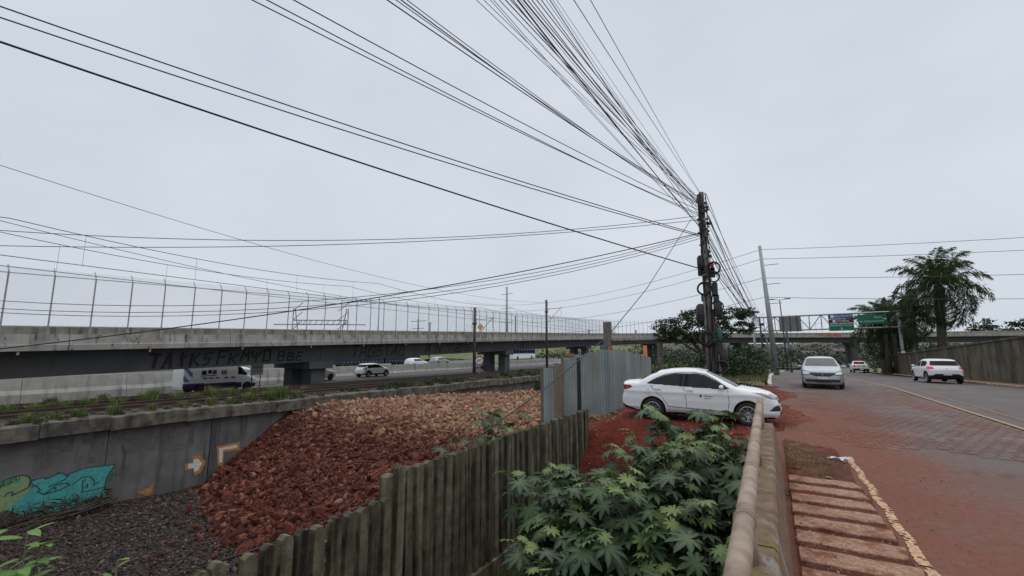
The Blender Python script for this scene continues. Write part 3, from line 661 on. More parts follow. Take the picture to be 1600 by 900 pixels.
# ------------------------------------------------------------------ vehicles: bodies from a field of profiles, split into panels
def poly_sdf(px, pz, poly):
    d = np.full(px.shape, 1e9); ins = np.zeros(px.shape, bool); n = len(poly)
    for i in range(n):
        ax, az = poly[i]; bx, bz = poly[(i + 1) % n]; ex, ez = bx - ax, bz - az
        t = np.clip(((px - ax) * ex + (pz - az) * ez) / (ex * ex + ez * ez + 1e-12), 0, 1)
        d = np.minimum(d, (px - ax - t * ex) ** 2 + (pz - az - t * ez) ** 2)
        c = ((az > pz) != (bz > pz)); x = ax + (pz - az) / (bz - az if abs(bz - az) > 1e-12 else 1e-12) * ex
        ins ^= c & (px < x)
    d = np.sqrt(d); return np.where(ins, -d, d)
def smax(a, b, k): h = np.maximum(k - np.abs(a - b), 0) / k; return np.maximum(a, b) + h * h * k * .25
def nets(f, o, h):
    s = f < 0; nx, ny, nz = f.shape
    cs = [(i, j, k) for i in (0, 1) for j in (0, 1) for k in (0, 1)]
    cv = [s[i:nx-1+i, j:ny-1+j, k:nz-1+k] for i, j, k in cs]
    cnt = sum(c.astype(np.int8) for c in cv); act = (cnt > 0) & (cnt < 8); idx = np.full(act.shape, -1, np.int64); A = np.argwhere(act); idx[act] = np.arange(len(A))
    val = {c: f[A[:, 0] + c[0], A[:, 1] + c[1], A[:, 2] + c[2]] for c in cs}
    acc = np.zeros((len(A), 3)); num = np.zeros(len(A))
    for c in cs:
        for ax in range(3):
            if c[ax]: continue
            d = list(c); d[ax] = 1; d = tuple(d); a, b = val[c], val[d]; cr = (a < 0) != (b < 0)
            t = np.where(cr, a / np.where(cr, a - b, 1), 0); p = np.tile(np.array(c, float), (len(A), 1)); p[:, ax] += t
            acc[cr] += p[cr]; num[cr] += 1
    V = (A + acc / num[:, None]) * h + np.array(o)
    F = []
    for ax in range(3):
        sl0 = [slice(None)] * 3; sl1 = [slice(None)] * 3; sl0[ax] = slice(0, -1); sl1[ax] = slice(1, None)
        ch = s[tuple(sl0)] != s[tuple(sl1)]; E = np.argwhere(ch); u, w = [q for q in range(3) if q != ax]
        E = E[(E[:, u] > 0) & (E[:, w] > 0) & (E[:, u] < act.shape[u]) & (E[:, w] < act.shape[w])]
        def g(du, dw): q = E.copy(); q[:, u] -= du; q[:, w] -= dw; return idx[q[:, 0], q[:, 1], q[:, 2]]
        q = np.stack([g(1, 1), g(0, 1), g(0, 0), g(1, 0)], -1)
        fl = s[E[:, 0], E[:, 1], E[:, 2]] ^ (ax == 1); q[~fl] = q[~fl][:, ::-1]; F.append(q)
    return V, np.concatenate(F)
def inpoly(x, z, poly): return poly_sdf(np.asarray(x), np.asarray(z), poly) < 0
def car_body(spec, h):
    L2 = spec['L'] / 2 + .12; W2 = spec['W'] / 2 + .1
    x = np.arange(-L2, L2 + h, h); y = np.arange(-W2, W2 + h, h); z = np.arange(.08, spec['H'] + .12, h)
    X, Y, Z = np.meshgrid(x, y, z, indexing='ij')
    fb, rb = spec.get('bow', (.16, .10))
    Xe = X + fb * Y**2 * np.clip(X / 1.2, 0, 1) - rb * Y**2 * np.clip(-X / 1.2, 0, 1)
    gx = np.arange(-L2 - .1, L2 + .4, h / 1.5); gz = np.arange(0, spec['H'] + .3, h / 1.5)
    T = poly_sdf(*np.meshgrid(gx, gz, indexing='ij'), spec['side'])
    Ze = Z + spec.get('crown', .05) * (Y / .8) ** 2 * np.clip((Z - .7) / .5, 0, 1)
    fi = np.clip((Xe - gx[0]) / (h / 1.5), 0, len(gx) - 1.001); fk = np.clip((Ze - gz[0]) / (h / 1.5), 0, len(gz) - 1.001)
    i0 = fi.astype(int); k0 = fk.astype(int); a = fi - i0; b = fk - k0
    d1 = (T[i0, k0] * (1 - a) + T[i0 + 1, k0] * a) * (1 - b) + (T[i0, k0 + 1] * (1 - a) + T[i0 + 1, k0 + 1] * a) * b
    hw = np.interp(X, *zip(*spec['plan'])) - np.interp(Z, *zip(*spec['tumble']))
    if 'crease' in spec:
        for (zc_, am, wd) in spec['crease']: hw = hw + am * np.exp(-((Z - zc_) / wd) ** 2)
    d2 = np.abs(Y) - hw
    f = smax(d1, d2, spec.get('k', .14))
    for wx in spec['wheels']:
        r = spec['arch']; cyl = np.sqrt((X - wx) ** 2 + (Z - spec['r']) ** 2) - r
        lip = smax(-(np.abs(Y) - (spec['W'] / 2 - .28)), cyl, .02); f = np.maximum(f, -lip)
    return nets(f, (x[0], y[0], z[0]), h)
def split_car(spec, h, root, regions, paint):
    V, F = car_body(spec, h)
    P = V[F]; C = P.mean(1); N = np.cross(P[:, 2] - P[:, 0], P[:, 3] - P[:, 1]); N /= np.linalg.norm(N, axis=1)[:, None] + 1e-12
    lab = np.full(len(F), -1); regs = []
    r = spec['arch']; inw = np.zeros(len(F), bool)
    for wx in spec['wheels']: inw |= (np.hypot(C[:, 0] - wx, C[:, 2] - spec['r']) < r + .004)
    base = [('wheel_arch', 'black_plastic', inw & (np.abs(C[:, 0] - wx) < 1.) & (C[:, 1] * sd > 0)) for wx in spec['wheels'] for sd in (1, -1)] + [('underbody', 'black_plastic', (N[:, 2] < -.6) & (C[:, 2] < .5))]
    for nm, m, fn in list(regions): base.append((nm, m, fn(C[:, 0], C[:, 1], C[:, 2], N)))
    for k, (nm, m, msk) in enumerate(base): lab[(lab < 0) & msk] = k
    out = {}
    for k in range(-1, len(base)):
        q = F[lab == k]
        if not len(q): continue
        nm, m = ('body', paint) if k < 0 else base[k][:2]
        u, inv = np.unique(q, return_inverse=True); vv = V[u]
        if nm in ('window', 'windscreen', 'rear_window'):                 # glass sits back from the frame
            acc = np.zeros_like(vv); np.add.at(acc, inv.reshape(-1), np.repeat(N[lab == k], 4, 0)); vv = vv - .007 * acc / (np.linalg.norm(acc, axis=1)[:, None] + 1e-9)
        o = np_mesh(nm, vv, inv.reshape(-1, 4), m, None, True, root); out.setdefault(nm, []).append(o)
    spec['_V'] = V
    return out
def surf_y(spec, x, z, side):
    V = spec['_V']; m = np.sign(V[:, 1]) == side; q = V[m]; d = (q[:, 0] - x) ** 2 + (q[:, 2] - z) ** 2; k = np.argsort(d)[:14]; return side * np.abs(q[k, 1]).max()
def seam(spec, pts, side, root, w=.012, name='seam', m='seam_dark', lift=.003):
    mb = MB(); P = []
    for (a, b), (c, d) in zip(pts[:-1], pts[1:]):
        n = max(2, int(math.hypot(c - a, d - b) / .06))
        P += [(a + (c - a) * t / n, b + (d - b) * t / n) for t in range(n)]
    P.append(pts[-1]); Y = [surf_y(spec, x, z, side) for x, z in P]
    Y = np.convolve(np.pad(Y, 2, 'edge'), np.ones(5) / 5, 'valid')
    for i, (x, z) in enumerate(P):
        j = min(i, len(P) - 2); dx, dz = P[j+1][0] - P[j][0], P[j+1][1] - P[j][1]; L = math.hypot(dx, dz) or 1; nx, nz = -dz / L * w / 2, dx / L * w / 2
        y = Y[i] + side * lift; mb.v += [(x + nx, y, z + nz), (x - nx, y, z - nz)]
        if i: mb.f.append((2*i-2, 2*i-1, 2*i+1, 2*i)); mb.m.append(0)
    return mb.build(name, m, root)
_wh = {}
def wheel_meshes(r, w, spokes, twin, dark=False):
    key = (r, w, spokes, twin, dark)
    if key in _wh: return _wh[key]
    t = MB(); rr = r * .66
    t.lathe([(rr, -w/2 + .02), (r * .8, -w/2), (r - .03, -w/2 + .005), (r - .008, -w/2 + .03), (r, -w/4), (r, w/4), (r - .008, w/2 - .03), (r - .03, w/2 - .005), (r * .8, w/2), (rr, w/2 - .02)], 40)
    rm_ = MB(); rm_.lathe([(rr + .004, w/2 - .016), (rr - .01, w/2 - .012), (rr - .022, w/2 - .03), (rr - .03, w/2 - .09)], 40)
    rm_.lathe([(.001, w/2 - .03), (.035, w/2 - .03), (.05, w/2 - .045), (.055, w/2 - .07)], 20)
    for k in range(spokes):
        for tw in ((-.5, .5) if twin else (0,)):
            a0 = 2 * math.pi * k / spokes; a1 = a0 + tw * .24; a0 = a0 + tw * .5
            wd = .012 if twin else .022
            p0 = Vector((math.cos(a0) * .045, math.sin(a0) * .045, w/2 - .045)); p1 = Vector((math.cos(a1) * (rr - .014), math.sin(a1) * (rr - .014), w/2 - .026)); d = (p1 - p0).normalized(); n = Vector((-d.y, d.x, 0)) * wd
            rm_.add([p0 + n * 1.2, p0 - n * 1.2, p1 - n, p1 + n, p0 + n - Vector((0, 0, .04)), p0 - n - Vector((0, 0, .04)), p1 - n - Vector((0, 0, .04)), p1 + n - Vector((0, 0, .04))], [(0,1,2,3),(0,4,5,1),(1,5,6,2),(2,6,7,3),(3,7,4,0)])
    disc = MB(); disc.lathe([(.001, w/2 - .10), (rr - .012, w/2 - .10)], 32)
    def me(mb, nm, m):
        q = bpy.data.meshes.new(nm); q.from_pydata(mb.v, [], mb.f); q.materials.append(MATS[m]); q.polygons.foreach_set('use_smooth', [nm == 'wheel'] * len(q.polygons)); return q
    _wh[key] = (me(t, 'wheel', 'tyre'), me(rm_, 'rim', 'rim_dark' if dark else 'rim_silver'), me(disc, 'brake_disc', 'rim_dark')); return _wh[key]
def wheels(spec, root, spokes=7, twin=False, dark=False, track=None, steer=0.):
    a, b, c = wheel_meshes(spec['r'], .20, spokes, twin, dark); yw = spec['W'] / 2 - .115
    for wx in spec['wheels']:
        for sd in (1, -1):
            o = link('wheel', a, root); o.location = (wx, sd * yw, spec['r']); o.rotation_euler = (-sd * math.pi / 2, 0, steer if wx > 0 else 0)
            for q, nm in ((b, 'rim'), (c, 'brake_disc')): link(nm, q, o)
def mirror(root, x, y, z, m='paint_white', s=1.):
    for sd in (1, -1):
        v = ICO_V.copy(); 
        mb = MB(); prof = [(.001, -.10), (.05, -.095), (.075, -.05), (.078, .0), (.07, .05), (.04, .09), (.001, .095)]
        mb.lathe(prof, 14, Matrix.Translation((x, sd * (y + .10), z)) @ Matrix.Diagonal((.8 * s, 1, .85 * s, 1)) @ Matrix.Rotation(math.pi / 2, 4, 'X'))
        o = mb.build('side_mirror', m, root, True); MB().box((x - .02, sd * (y + .01), z - .04), (.05, .1, .04)).build('mirror_arm', 'black_plastic', o)
def platebox(root, x, y, z, w=.40, h=.13, t=.012, m='plate', name='number_plate', ry=0.):
    o = MB().box((0, 0, 0), (t, w, h)).build(name, m, root); o.location = (x, y, z); o.rotation_euler = (0, ry, 0); return o
def both(fn): return fn
def reg_side(poly, ny=.35):
    return lambda x, y, z, N, p=poly: (np.abs(N[:, 1]) > ny) & inpoly(x, z, p)
def reg_sides(nm, m, poly, ny=.35):
    return [(nm, m, (lambda x, y, z, N, s=s: (N[:, 1] * s > ny) & inpoly(x, z, poly))) for s in (1, -1)]
def reg_pair_front(nm, m, poly, xmin, nx=.0, sgn=1):                        # poly in (|y|, z), facing the nose (or the tail with sgn=-1)
    return [(nm, m, (lambda x, y, z, N, s=s: (y * s > 0) & (x * sgn > xmin) & inpoly(np.abs(y), z, poly))) for s in (1, -1)]

# --- white saloon pulling out of the site
SED = dict(L=4.36, W=1.74, H=1.51, r=.315, arch=.365, wheels=(1.33, -1.19), bow=(.17, .11), k=.15, crown=.06,
  side=[(-2.12,.30),(-2.19,.42),(-2.185,.62),(-2.13,.80),(-2.15,1.0),(-2.12,1.085),(-2.02,1.10),(-1.66,1.13),(-1.35,1.30),(-1.05,1.425),(-.7,1.49),(-.3,1.515),(.05,1.505),(.33,1.455),(.75,1.25),(1.17,1.035),(1.30,1.01),(1.65,.955),(1.93,.87),(2.08,.76),(2.14,.62),(2.17,.45),(2.16,.30),(2.08,.20),(1.6,.17),(-1.7,.19)],
  plan=[(-2.3,.68),(-2.0,.79),(-1.4,.86),(-.5,.87),(1.0,.87),(1.6,.85),(2.0,.76),(2.3,.62)],
  tumble=[(0,.10),(.22,.05),(.35,.015),(.6,0),(.85,.01),(1.0,.04),(1.2,.125),(1.4,.22),(1.6,.33)], crease=[(.82, .012, .05), (.36, .010, .05)])
sed = thing('saloon_car', 'white saloon car emerging from the red earth onto the road', 'car', (-1.86, 13.65, .015), R(2.5)); sed.scale = (.925, .925, .925)
wf = [(-.245,1.365),(.06,1.375),(.30,1.335),(.55,1.20),(.88,.985),(.80,.955),(-.30,.995)]
wr = [(-.345,1.00),(-.30,1.365),(-.55,1.36),(-.82,1.305),(-1.10,1.19),(-1.33,1.07),(-1.30,1.045)]
regs = reg_sides('window', 'car_glass', wf) + reg_sides('window', 'car_glass', wr)
regs += [('pillar_trim', 'black_plastic', (lambda x, y, z, N: (np.abs(N[:, 1]) > .35) & inpoly(x, z, [(-.345,1.0),(-.30,1.365),(-.245,1.365),(-.30,.995)])))]
regs += [('windscreen', 'windscreen_glass', lambda x, y, z, N: (N[:, 0] > .25) & inpoly(x + .17*y*y, z + .06*(y/.8)**2, [(.36,1.5),(1.16,1.10),(1.2,1.03),(1.02,1.02),(.30,1.40)]) & (np.abs(y) < .66 - .28 * (z - 1.05)) & (z > 1.03)),
         ('rear_window', 'car_glass', lambda x, y, z, N: (N[:, 0] < -.2) & (x < -1.05) & (z > 1.15) & (z < 1.42) & (np.abs(y) < .62 - .2 * (z - 1.1)))]
regs += [(n_, m_, f_) for n_, m_, f_ in reg_sides('taillight', 'lamp_red', [(-2.25,1.0),(-2.25,.83),(-1.93,.86),(-1.78,.93),(-1.85,.99)], .1)]
regs += [('headlight', 'lamp_clear', (lambda x, y, z, N, s=s: (y * s > .33) & (x > 1.4) & inpoly(x, z, [(1.45,.905),(1.60,.855),(1.9,.74),(2.2,.70),(2.2,.80),(1.98,.835),(1.75,.895)]) & (N[:, 2] < .93))) for s in (1, -1)]
regs += [('grille', 'black_plastic', lambda x, y, z, N: (x > 1.75) & (np.abs(y) < .55) & (z > .60) & (z < .70) & (N[:, 0] > .3)),
         ('lower_grille', 'black_plastic', lambda x, y, z, N: (x > 1.7) & (np.abs(y) < .60) & (z > .27) & (z < .40) & (N[:, 0] > .2)),
         ('fog_light_bezel', 'black_plastic', lambda x, y, z, N: (x > 1.55) & (np.abs(y) > .5) & inpoly(x, z, [(1.83,.42),(2.2,.42),(2.2,.57),(1.98,.56)])),
         ('bumper_trim', 'black_plastic', lambda x, y, z, N: (x < -1.63) & inpoly(x, z, [(-2.3,.50),(-1.62,.24),(-1.6,.1),(-2.3,.1)])),
         ('fuel_flap', 'paint_white', lambda x, y, z, N: (N[:, 1] < -.5) & (np.hypot(x + 1.32, z - .80) < .085))]
fd = [(-.30,.97),(-.25,.24),(.80,.24),(.88,.5),(.88,.97)]; rd = [(-1.22,1.03),(-1.15,.82),(-.83,.62),(-.70,.24),(-.26,.24),(-.31,.98)]
regs += reg_sides('door', 'paint_dusty', fd, .2) + reg_sides('door', 'paint_dusty', rd, .2)
split_car(SED, .0185, sed, regs, 'paint_dusty')
for sd in (-1, 1):
    seam(SED, [(-.30,.98),(-.24,.60),(-.24,.26)], sd, sed); seam(SED, [(.86,.96),(.88,.62),(.82,.25)], sd, sed); seam(SED, [(-1.22,1.03),(-1.16,.85),(-.92,.70),(-.76,.45),(-.70,.26)], sd, sed)
    seam(SED, [(-.70,.265),(.82,.25)], sd, sed)
    seam(SED, [(-1.30,.885),(-1.4,.80),(-1.32,.715),(-1.24,.80),(-1.30,.885)], sd, sed, .008) if sd < 0 else None
    seam(SED, [(-.78,.42),(-.3,.40),(.25,.385),(.80,.36)], sd, sed, .035, 'side_moulding', 'galvanised', .012)
    for hx in (-.14, -1.04):
        y = surf_y(SED, hx, .90, sd); MB().box((hx, y + sd * .018, .905 + .0), (.21, .03, .032)).build('door_handle', 'paint_white', sed)
    seam(SED, [(-1.34,1.055),(-1.1,1.205),(-.82,1.325),(-.5,1.385),(.05,1.40),(.32,1.355),(.56,1.215),(.9,.985)], sd, sed, .018, 'window_trim', 'black_plastic', .002)
wheels(SED, sed, 8, True, steer=R(-6)); mirror(sed, .70, .80, 1.02)
# door emblem: dark hexagon mark and lettering on a pale patch
def text_mesh(s_, size, m, parent, name='lettering', align='CENTER', ext=0.):
    c = bpy.data.curves.new('t', 'FONT'); c.body = s_; c.size = size; c.align_x = align; c.align_y = 'CENTER'; c.extrude = ext; c.resolution_u = 2
    t = bpy.data.objects.new('t', c); COL.objects.link(t); dg = bpy.context.evaluated_depsgraph_get(); me = bpy.data.meshes.new_from_object(t.evaluated_get(dg)); bpy.data.objects.remove(t); me.name = name; me.materials.clear(); me.materials.append(MATS[m])
    return link(name, me, parent)
yd = surf_y(SED, .30, .74, -1) - .006
t = text_mesh('Arvus', .09, 'navy', sed); t.location = (.36, yd, .755); t.rotation_euler = (math.pi / 2, 0, 0)
MB().add([(.155 + .034 * math.cos(a), yd, .757 + .036 * math.sin(a)) for a in np.linspace(0, 2 * math.pi, 7)[:-1]], [tuple(range(6))]).build('door_emblem', 'navy', sed)
MB().box((.33, yd + .002, .69), (.17, .003, .012)).build('emblem_bar', 'seam_dark', sed)
MB().tube([(1.14, -.55, 1.06), (.95, -.05, 1.165)], .008, 5).build('wiper', 'black_plastic', sed); MB().tube([(1.14, .1, 1.08), (.95, .55, 1.13)], .008, 5).build('wiper', 'black_plastic', sed)

# --- silver hatchback driving towards us
SIL = dict(L=4.1, W=1.74, H=1.53, r=.31, arch=.36, wheels=(1.28, -1.28), bow=(.24, .10), k=.16, crown=.06,
  side=[(-1.98,.28),(-2.03,.5),(-2.0,.8),(-1.9,1.05),(-1.7,1.36),(-1.5,1.47),(-1.0,1.52),(-.3,1.54),(.1,1.52),(.35,1.46),(.8,1.22),(1.12,1.045),(1.3,1.01),(1.7,.93),(1.92,.84),(2.02,.70),(2.06,.5),(2.05,.3),(1.98,.19),(-1.8,.2)],
  plan=[(-2.2,.72),(-1.9,.80),(-1.2,.86),(1.0,.87),(1.6,.84),(2.0,.76),(2.3,.64)],
  tumble=[(0,.10),(.22,.04),(.35,.01),(.6,0),(.9,.015),(1.02,.04),(1.2,.12),(1.4,.21),(1.6,.32)])
sil = thing('hatchback_car', 'silver hatchback car driving towards the camera', 'car', (2.2, 28.4, .02), R(-93))
regs = reg_sides('window', 'car_glass', [(-.2,1.40),(.2,1.39),(.5,1.24),(.85,1.02),(-.25,.99)]) + reg_sides('window', 'car_glass', [(-.32,1.0),(-.28,1.40),(-1.0,1.38),(-1.25,1.1),(-1.2,1.03)])
regs += [('windscreen', 'windscreen_glass', lambda x, y, z, N: (N[:, 0] > .25) & (z > 1.07) & (z < 1.44) & (x > .1) & (np.abs(y) < .70 - .36 * (z - 1.07)))]
regs += reg_pair_front('headlight', 'lamp_bright', [(.49,.75),(.54,.70),(.68,.675),(.80,.71),(.81,.82),(.66,.835)], 1.3) + reg_pair_front('headlight_bezel', 'black_plastic', [(.42,.74),(.50,.67),(.68,.64),(.88,.68),(.88,.86),(.66,.87)], 1.3)
regs += [('grille', 'black_plastic', lambda x, y, z, N: (x > 1.6) & inpoly(np.abs(y), z, [(-.1,.585),(.28,.60),(.47,.69),(.47,.78),(-.1,.78)])),
         ('lower_grille', 'black_plastic', lambda x, y, z, N: (x > 1.5) & inpoly(np.abs(y), z, [(-.1,.31),(.66,.33),(.72,.42),(.6,.46),(-.1,.46)])),
         ('bumper_lip', 'black_plastic', lambda x, y, z, N: (x > 1.4) & (z < .235))]
split_car(SIL, .024, sil, regs, 'paint_silver')
wheels(SIL, sil, 5); mirror(sil, .72, .82, 1.03, 'paint_silver')
platebox(sil, 2.075, 0, .54, .42, .12)
mb = MB(); E_ = [(0, .085), (.052, 0), (0, -.085), (-.052, 0)]; I_ = [(a * .5, b * .5) for a, b in E_]
mb.add([(2.07, a, .725 + b) for a, b in E_ + I_] + [(2.05, a, .725 + b) for a, b in E_], [(i, (i+1)%4, 4+(i+1)%4, 4+i) for i in range(4)] + [(i, 8+i, 8+(i+1)%4, (i+1)%4) for i in range(4)]); mb.build('badge', 'chrome', sil)
MB().tube([(-.9, 0, 1.50), (-1.05, 0, 1.72)], .008, 5).build('aerial', 'black_plastic', sil)
MB().tube([(1.2, -.6, 1.075), (1.04, -.05, 1.17)], .008, 5).build('wiper', 'black_plastic', sil)

# --- white compact SUV driving away, tail towards us
SU = dict(L=4.2, W=1.76, H=1.56, r=.335, arch=.39, wheels=(1.30, -1.30), bow=(.16, .13), k=.15, crown=.05,
  side=[(-2.0,.36),(-2.08,.55),(-2.07,.85),(-1.98,1.0),(-1.90,1.08),(-1.68,1.44),(-1.55,1.52),(-1.0,1.56),(-.2,1.57),(.15,1.53),(.4,1.46),(.95,1.14),(1.1,1.08),(1.6,1.02),(1.9,.92),(2.04,.78),(2.09,.5),(2.05,.3),(1.9,.24),(-1.8,.26)],
  plan=[(-2.3,.72),(-1.95,.81),(-1.2,.87),(1.0,.88),(1.6,.86),(2.0,.77),(2.3,.66)],
  tumble=[(0,.08),(.3,.02),(.5,0),(.9,.01),(1.05,.04),(1.25,.12),(1.45,.2),(1.65,.32)])
su = thing('compact_suv', 'white compact SUV driving away beside the long brown wall', 'car', (9.5, 40.4, float(zr(40.4)) + .02), R(93))
su.rotation_euler = (0, R(.8), R(92))
regs = reg_sides('window', 'car_glass', [(-.2,1.43),(.2,1.42),(.55,1.25),(.9,1.06),(-.25,1.04)]) + reg_sides('window', 'car_glass', [(-.32,1.04),(-.28,1.43),(-1.1,1.42),(-1.4,1.25),(-1.3,1.1)])
regs += [('rear_window', 'car_glass', lambda x, y, z, N: (N[:, 0] < -.2) & (z > 1.13) & (z < 1.43) & (x < -1.3) & (np.abs(y) < .72 - .25 * (z - 1.1)))]
regs += [('windscreen', 'windscreen_glass', lambda x, y, z, N: (N[:, 0] > .25) & (z > 1.12) & (z < 1.45) & (x > .1) & (np.abs(y) < .7))]
regs += reg_pair_front('taillight', 'lamp_lit', [(.60,.90),(.60,1.06),(.95,1.08),(.95,.88)], 1.45, sgn=-1)
regs += [('bumper_trim', 'black_plastic', lambda x, y, z, N: (z < .50 + .12 * ss(np.abs(y), .75, .5)) & (x < -1.6)), ('sill_trim', 'black_plastic', lambda x, y, z, N: z < .36)]
regs += reg_pair_front('headlight', 'lamp_clear', [(.5,.75),(.9,.8),(.9,.9),(.6,.9)], 1.4)
regs += [('arch_trim', 'black_plastic', lambda x, y, z, N: (np.abs(N[:, 1]) > .3) & ((np.hypot(x - 1.3, z - .335) < .46) | (np.hypot(x + 1.3, z - .335) < .46)))]
split_car(SU, .026, su, regs, 'paint_white'); wheels(SU, su, 5); mirror(su, .75, .82, 1.08)
platebox(su, -2.10, 0, .60); MB().tube([(-2.07, -.05, .95), (-2.085, 0, .98), (-2.07, .05, .95)], .012, 5).build('badge', 'chrome', su)
MB().tube([(-2.02, -.3, .28), (-2.12, -.3, .28)], .03, 8).build('exhaust', 'dark_steel', su)

# --- small white pickup ahead with brake lights
PK = dict(L=4.45, W=1.74, H=1.60, r=.31, arch=.37, wheels=(1.4, -1.3), bow=(.16, .03), k=.12, crown=.04,
  side=[(-2.15,.35),(-2.2,.5),(-2.19,1.10),(-2.12,1.13),(-.62,1.12),(-.5,1.42),(-.36,1.57),(.0,1.60),(.3,1.56),(.55,1.46),(1.1,1.1),(1.3,1.05),(1.9,.93),(2.15,.75),(2.2,.5),(2.12,.28),(-1.9,.3)],
  plan=[(-2.3,.82),(-1.2,.86),(1.0,.87),(1.6,.85),(2.0,.77),(2.3,.66)], tumble=[(0,.08),(.3,.02),(.5,0),(.95,.01),(1.1,.04),(1.3,.1),(1.5,.2),(1.7,.32)])
pk = thing('pickup_truck', 'small white pickup truck with glowing tail lights heading under the viaduct', 'pickup', (10.45, 78, float(zr(78)) + .01), R(90)); pk.rotation_euler = (0, R(1.6), R(90))
regs = reg_sides('window', 'car_glass', [(-.4,1.42),(.3,1.45),(.95,1.12),(-.45,1.1)])
regs += [('rear_window', 'car_glass', lambda x, y, z, N: (N[:, 0] < -.2) & (z > 1.2) & (z < 1.5) & (np.abs(y) < .6))]
regs += reg_pair_front('taillight', 'lamp_lit', [(.66,.78),(.66,1.12),(.95,1.12),(.95,.78)], 1.9, sgn=-1)
regs += [('bumper', 'black_plastic', lambda x, y, z, N: (z < .58) & (x < -1.9)), ('sill_trim', 'black_plastic', lambda x, y, z, N: z < .40)]
split_car(PK, .035, pk, regs, 'paint_white'); wheels(PK, pk, 5); mirror(pk, .8, .82, 1.12)
platebox(pk, -2.215, 0, .48); MB().box((-2.215, -.25, .93), (.01, .34, .07)).build('badge', 'navy', pk); MB().box((-2.215, .3, .93), (.01, .14, .05)).build('badge', 'navy', pk)
MB().box((-.1, 0, 1.66), (.22, .9, .1)).build('roof_beacon', 'lamp_lit', pk)

# --- on the service lane beyond the viaduct
VN = dict(L=6.0, W=2.0, H=2.45, r=.34, arch=.40, wheels=(2.0, -1.75), bow=(.14, .03), k=.14, crown=.03,
  side=[(-2.95,.35),(-3.0,.6),(-2.98,2.2),(-2.9,2.42),(-2.6,2.46),(.9,2.46),(1.35,2.38),(2.15,1.45),(2.35,1.28),(2.85,1.1),(2.98,.85),(3.0,.5),(2.9,.28),(-2.7,.3)],
  plan=[(-3.1,.96),(-2,1.0),(1.6,1.0),(2.5,.93),(3.1,.72)], tumble=[(0,.06),(.3,0),(1.2,0),(1.8,.05),(2.5,.16)])
vn = thing('panel_van', 'white panel van with purple and navy lower stripe parked under the viaduct', 'van', (-41., 20.6, -1.66), R(90))
regs = reg_sides('window', 'car_glass', [(1.15,2.0),(1.5,1.98),(2.05,1.45),(2.0,1.36),(1.15,1.40)])
regs += [('windscreen', 'windscreen_glass', lambda x, y, z, N: (N[:, 0] > .3) & (z > 1.42) & (z < 2.3) & (np.abs(y) < .85))]
regs += [('navy_stripe', 'navy', lambda x, y, z, N: (np.abs(N[:, 1]) > .4) & (z < .66) & (x < 1.45)), ('purple_stripe', 'purple', lambda x, y, z, N: (np.abs(N[:, 1]) > .4) & (z < .80 - .02 * x) & (x < 1.5)),
         ('lime_patch', 'decal_lime', lambda x, y, z, N: (np.abs(N[:, 1]) > .3) & (z > 2.02) & (x > 1.1)), ('bumper', 'black_plastic', lambda x, y, z, N: (z < .62) & (x > 2.4))]
regs += [('blue_patch', 'decal_blue', lambda x, y, z, N: (np.abs(N[:, 1]) > .4) & (x < -2.35) & (np.sin(x * 9 + z * 7) > .1) & (z > 1.0))]
split_car(VN, .05, vn, regs, 'paint_white'); wheels(VN, vn, 5, dark=True); mirror(vn, 1.75, .98, 1.5, 'black_plastic', 1.6)
yv = -1.012
for (x, z, w, h, m) in ((-1.55,1.68,.34,.34,'graffiti_black'),(-1.12,1.74,.28,.28,'graffiti_black'),(-.75,1.70,.3,.34,'seam_dark'),(.0,1.66,.42,.34,'red_paint'),(-1.2,1.42,1.2,.05,'graffiti_black'),(-1.45,1.22,.3,.09,'graffiti_black'),(-1.0,1.22,.36,.09,'graffiti_black'),(-.5,1.22,.28,.09,'graffiti_black'),(.2,1.2,.3,.1,'graffiti_black'),(.75,1.2,.34,.1,'graffiti_black')):
    MB().box((x, yv, z), (w, .01, h)).build('decal', m, vn)
    if m == 'red_paint':
        for dx in (-.08, .08): MB().box((x + dx, yv - .007, z), (.06, .006, .22)).build('decal', 'sign_white', vn)
bd = thing('notice_board', 'white notice board on two legs beside the parked van', 'sign', (-39.4, 22.9, -1.6), 0)
MB().box((0, .1, 1.75), (.06, 1.1, .95)).build('panel', 'sign_white', bd)
for dy in (-.3, .45): MB().box((0, dy, .65), (.06, .06, 1.3)).build('leg', 'dark_steel', bd)
for i, s_ in enumerate(('MARINE', 'E 1502')):
    q = text_mesh(s_, .26, 'graffiti_black', bd); q.location = (.036, .1, 1.93 - .36 * i); q.rotation_euler = (math.pi / 2, 0, math.pi / 2)
LS = dict(SU, wheels=(1.32, -1.32)); 
ls = thing('suv_car', 'white SUV with dark windows driving along the pale barrier wall', 'car', (-40.6, 37.4, -1.27), R(90))
regs = reg_sides('window', 'car_glass', [(-1.5,1.4),(.2,1.44),(.55,1.27),(.9,1.06),(-1.45,1.06)]) + [('sill_trim', 'black_plastic', lambda x, y, z, N: z < .40), ('rear_window', 'car_glass', lambda x, y, z, N: (N[:, 0] < -.2) & (z > 1.13) & (z < 1.43) & (x < -1.3) & (np.abs(y) < .72))]
regs += reg_pair_front('taillight', 'lamp_red', [(.55,.90),(.55,1.02),(.95,1.04),(.95,.90)], 1.6, sgn=-1) + [('arch_trim', 'black_plastic', lambda x, y, z, N: (np.abs(N[:, 1]) > .3) & ((np.hypot(x - 1.3, z - .335) < .45) | (np.hypot(x + 1.3, z - .335) < .45)))]
split_car(LS, .045, ls, regs, 'paint_white'); wheels(LS, ls, 5); mirror(ls, .75, .82, 1.08)
L2 = dict(PK); lp = thing('pickup_truck', 'white pickup truck half hidden behind the near viaduct pier', 'pickup', (-40.2, 29.3, -1.24), R(90))
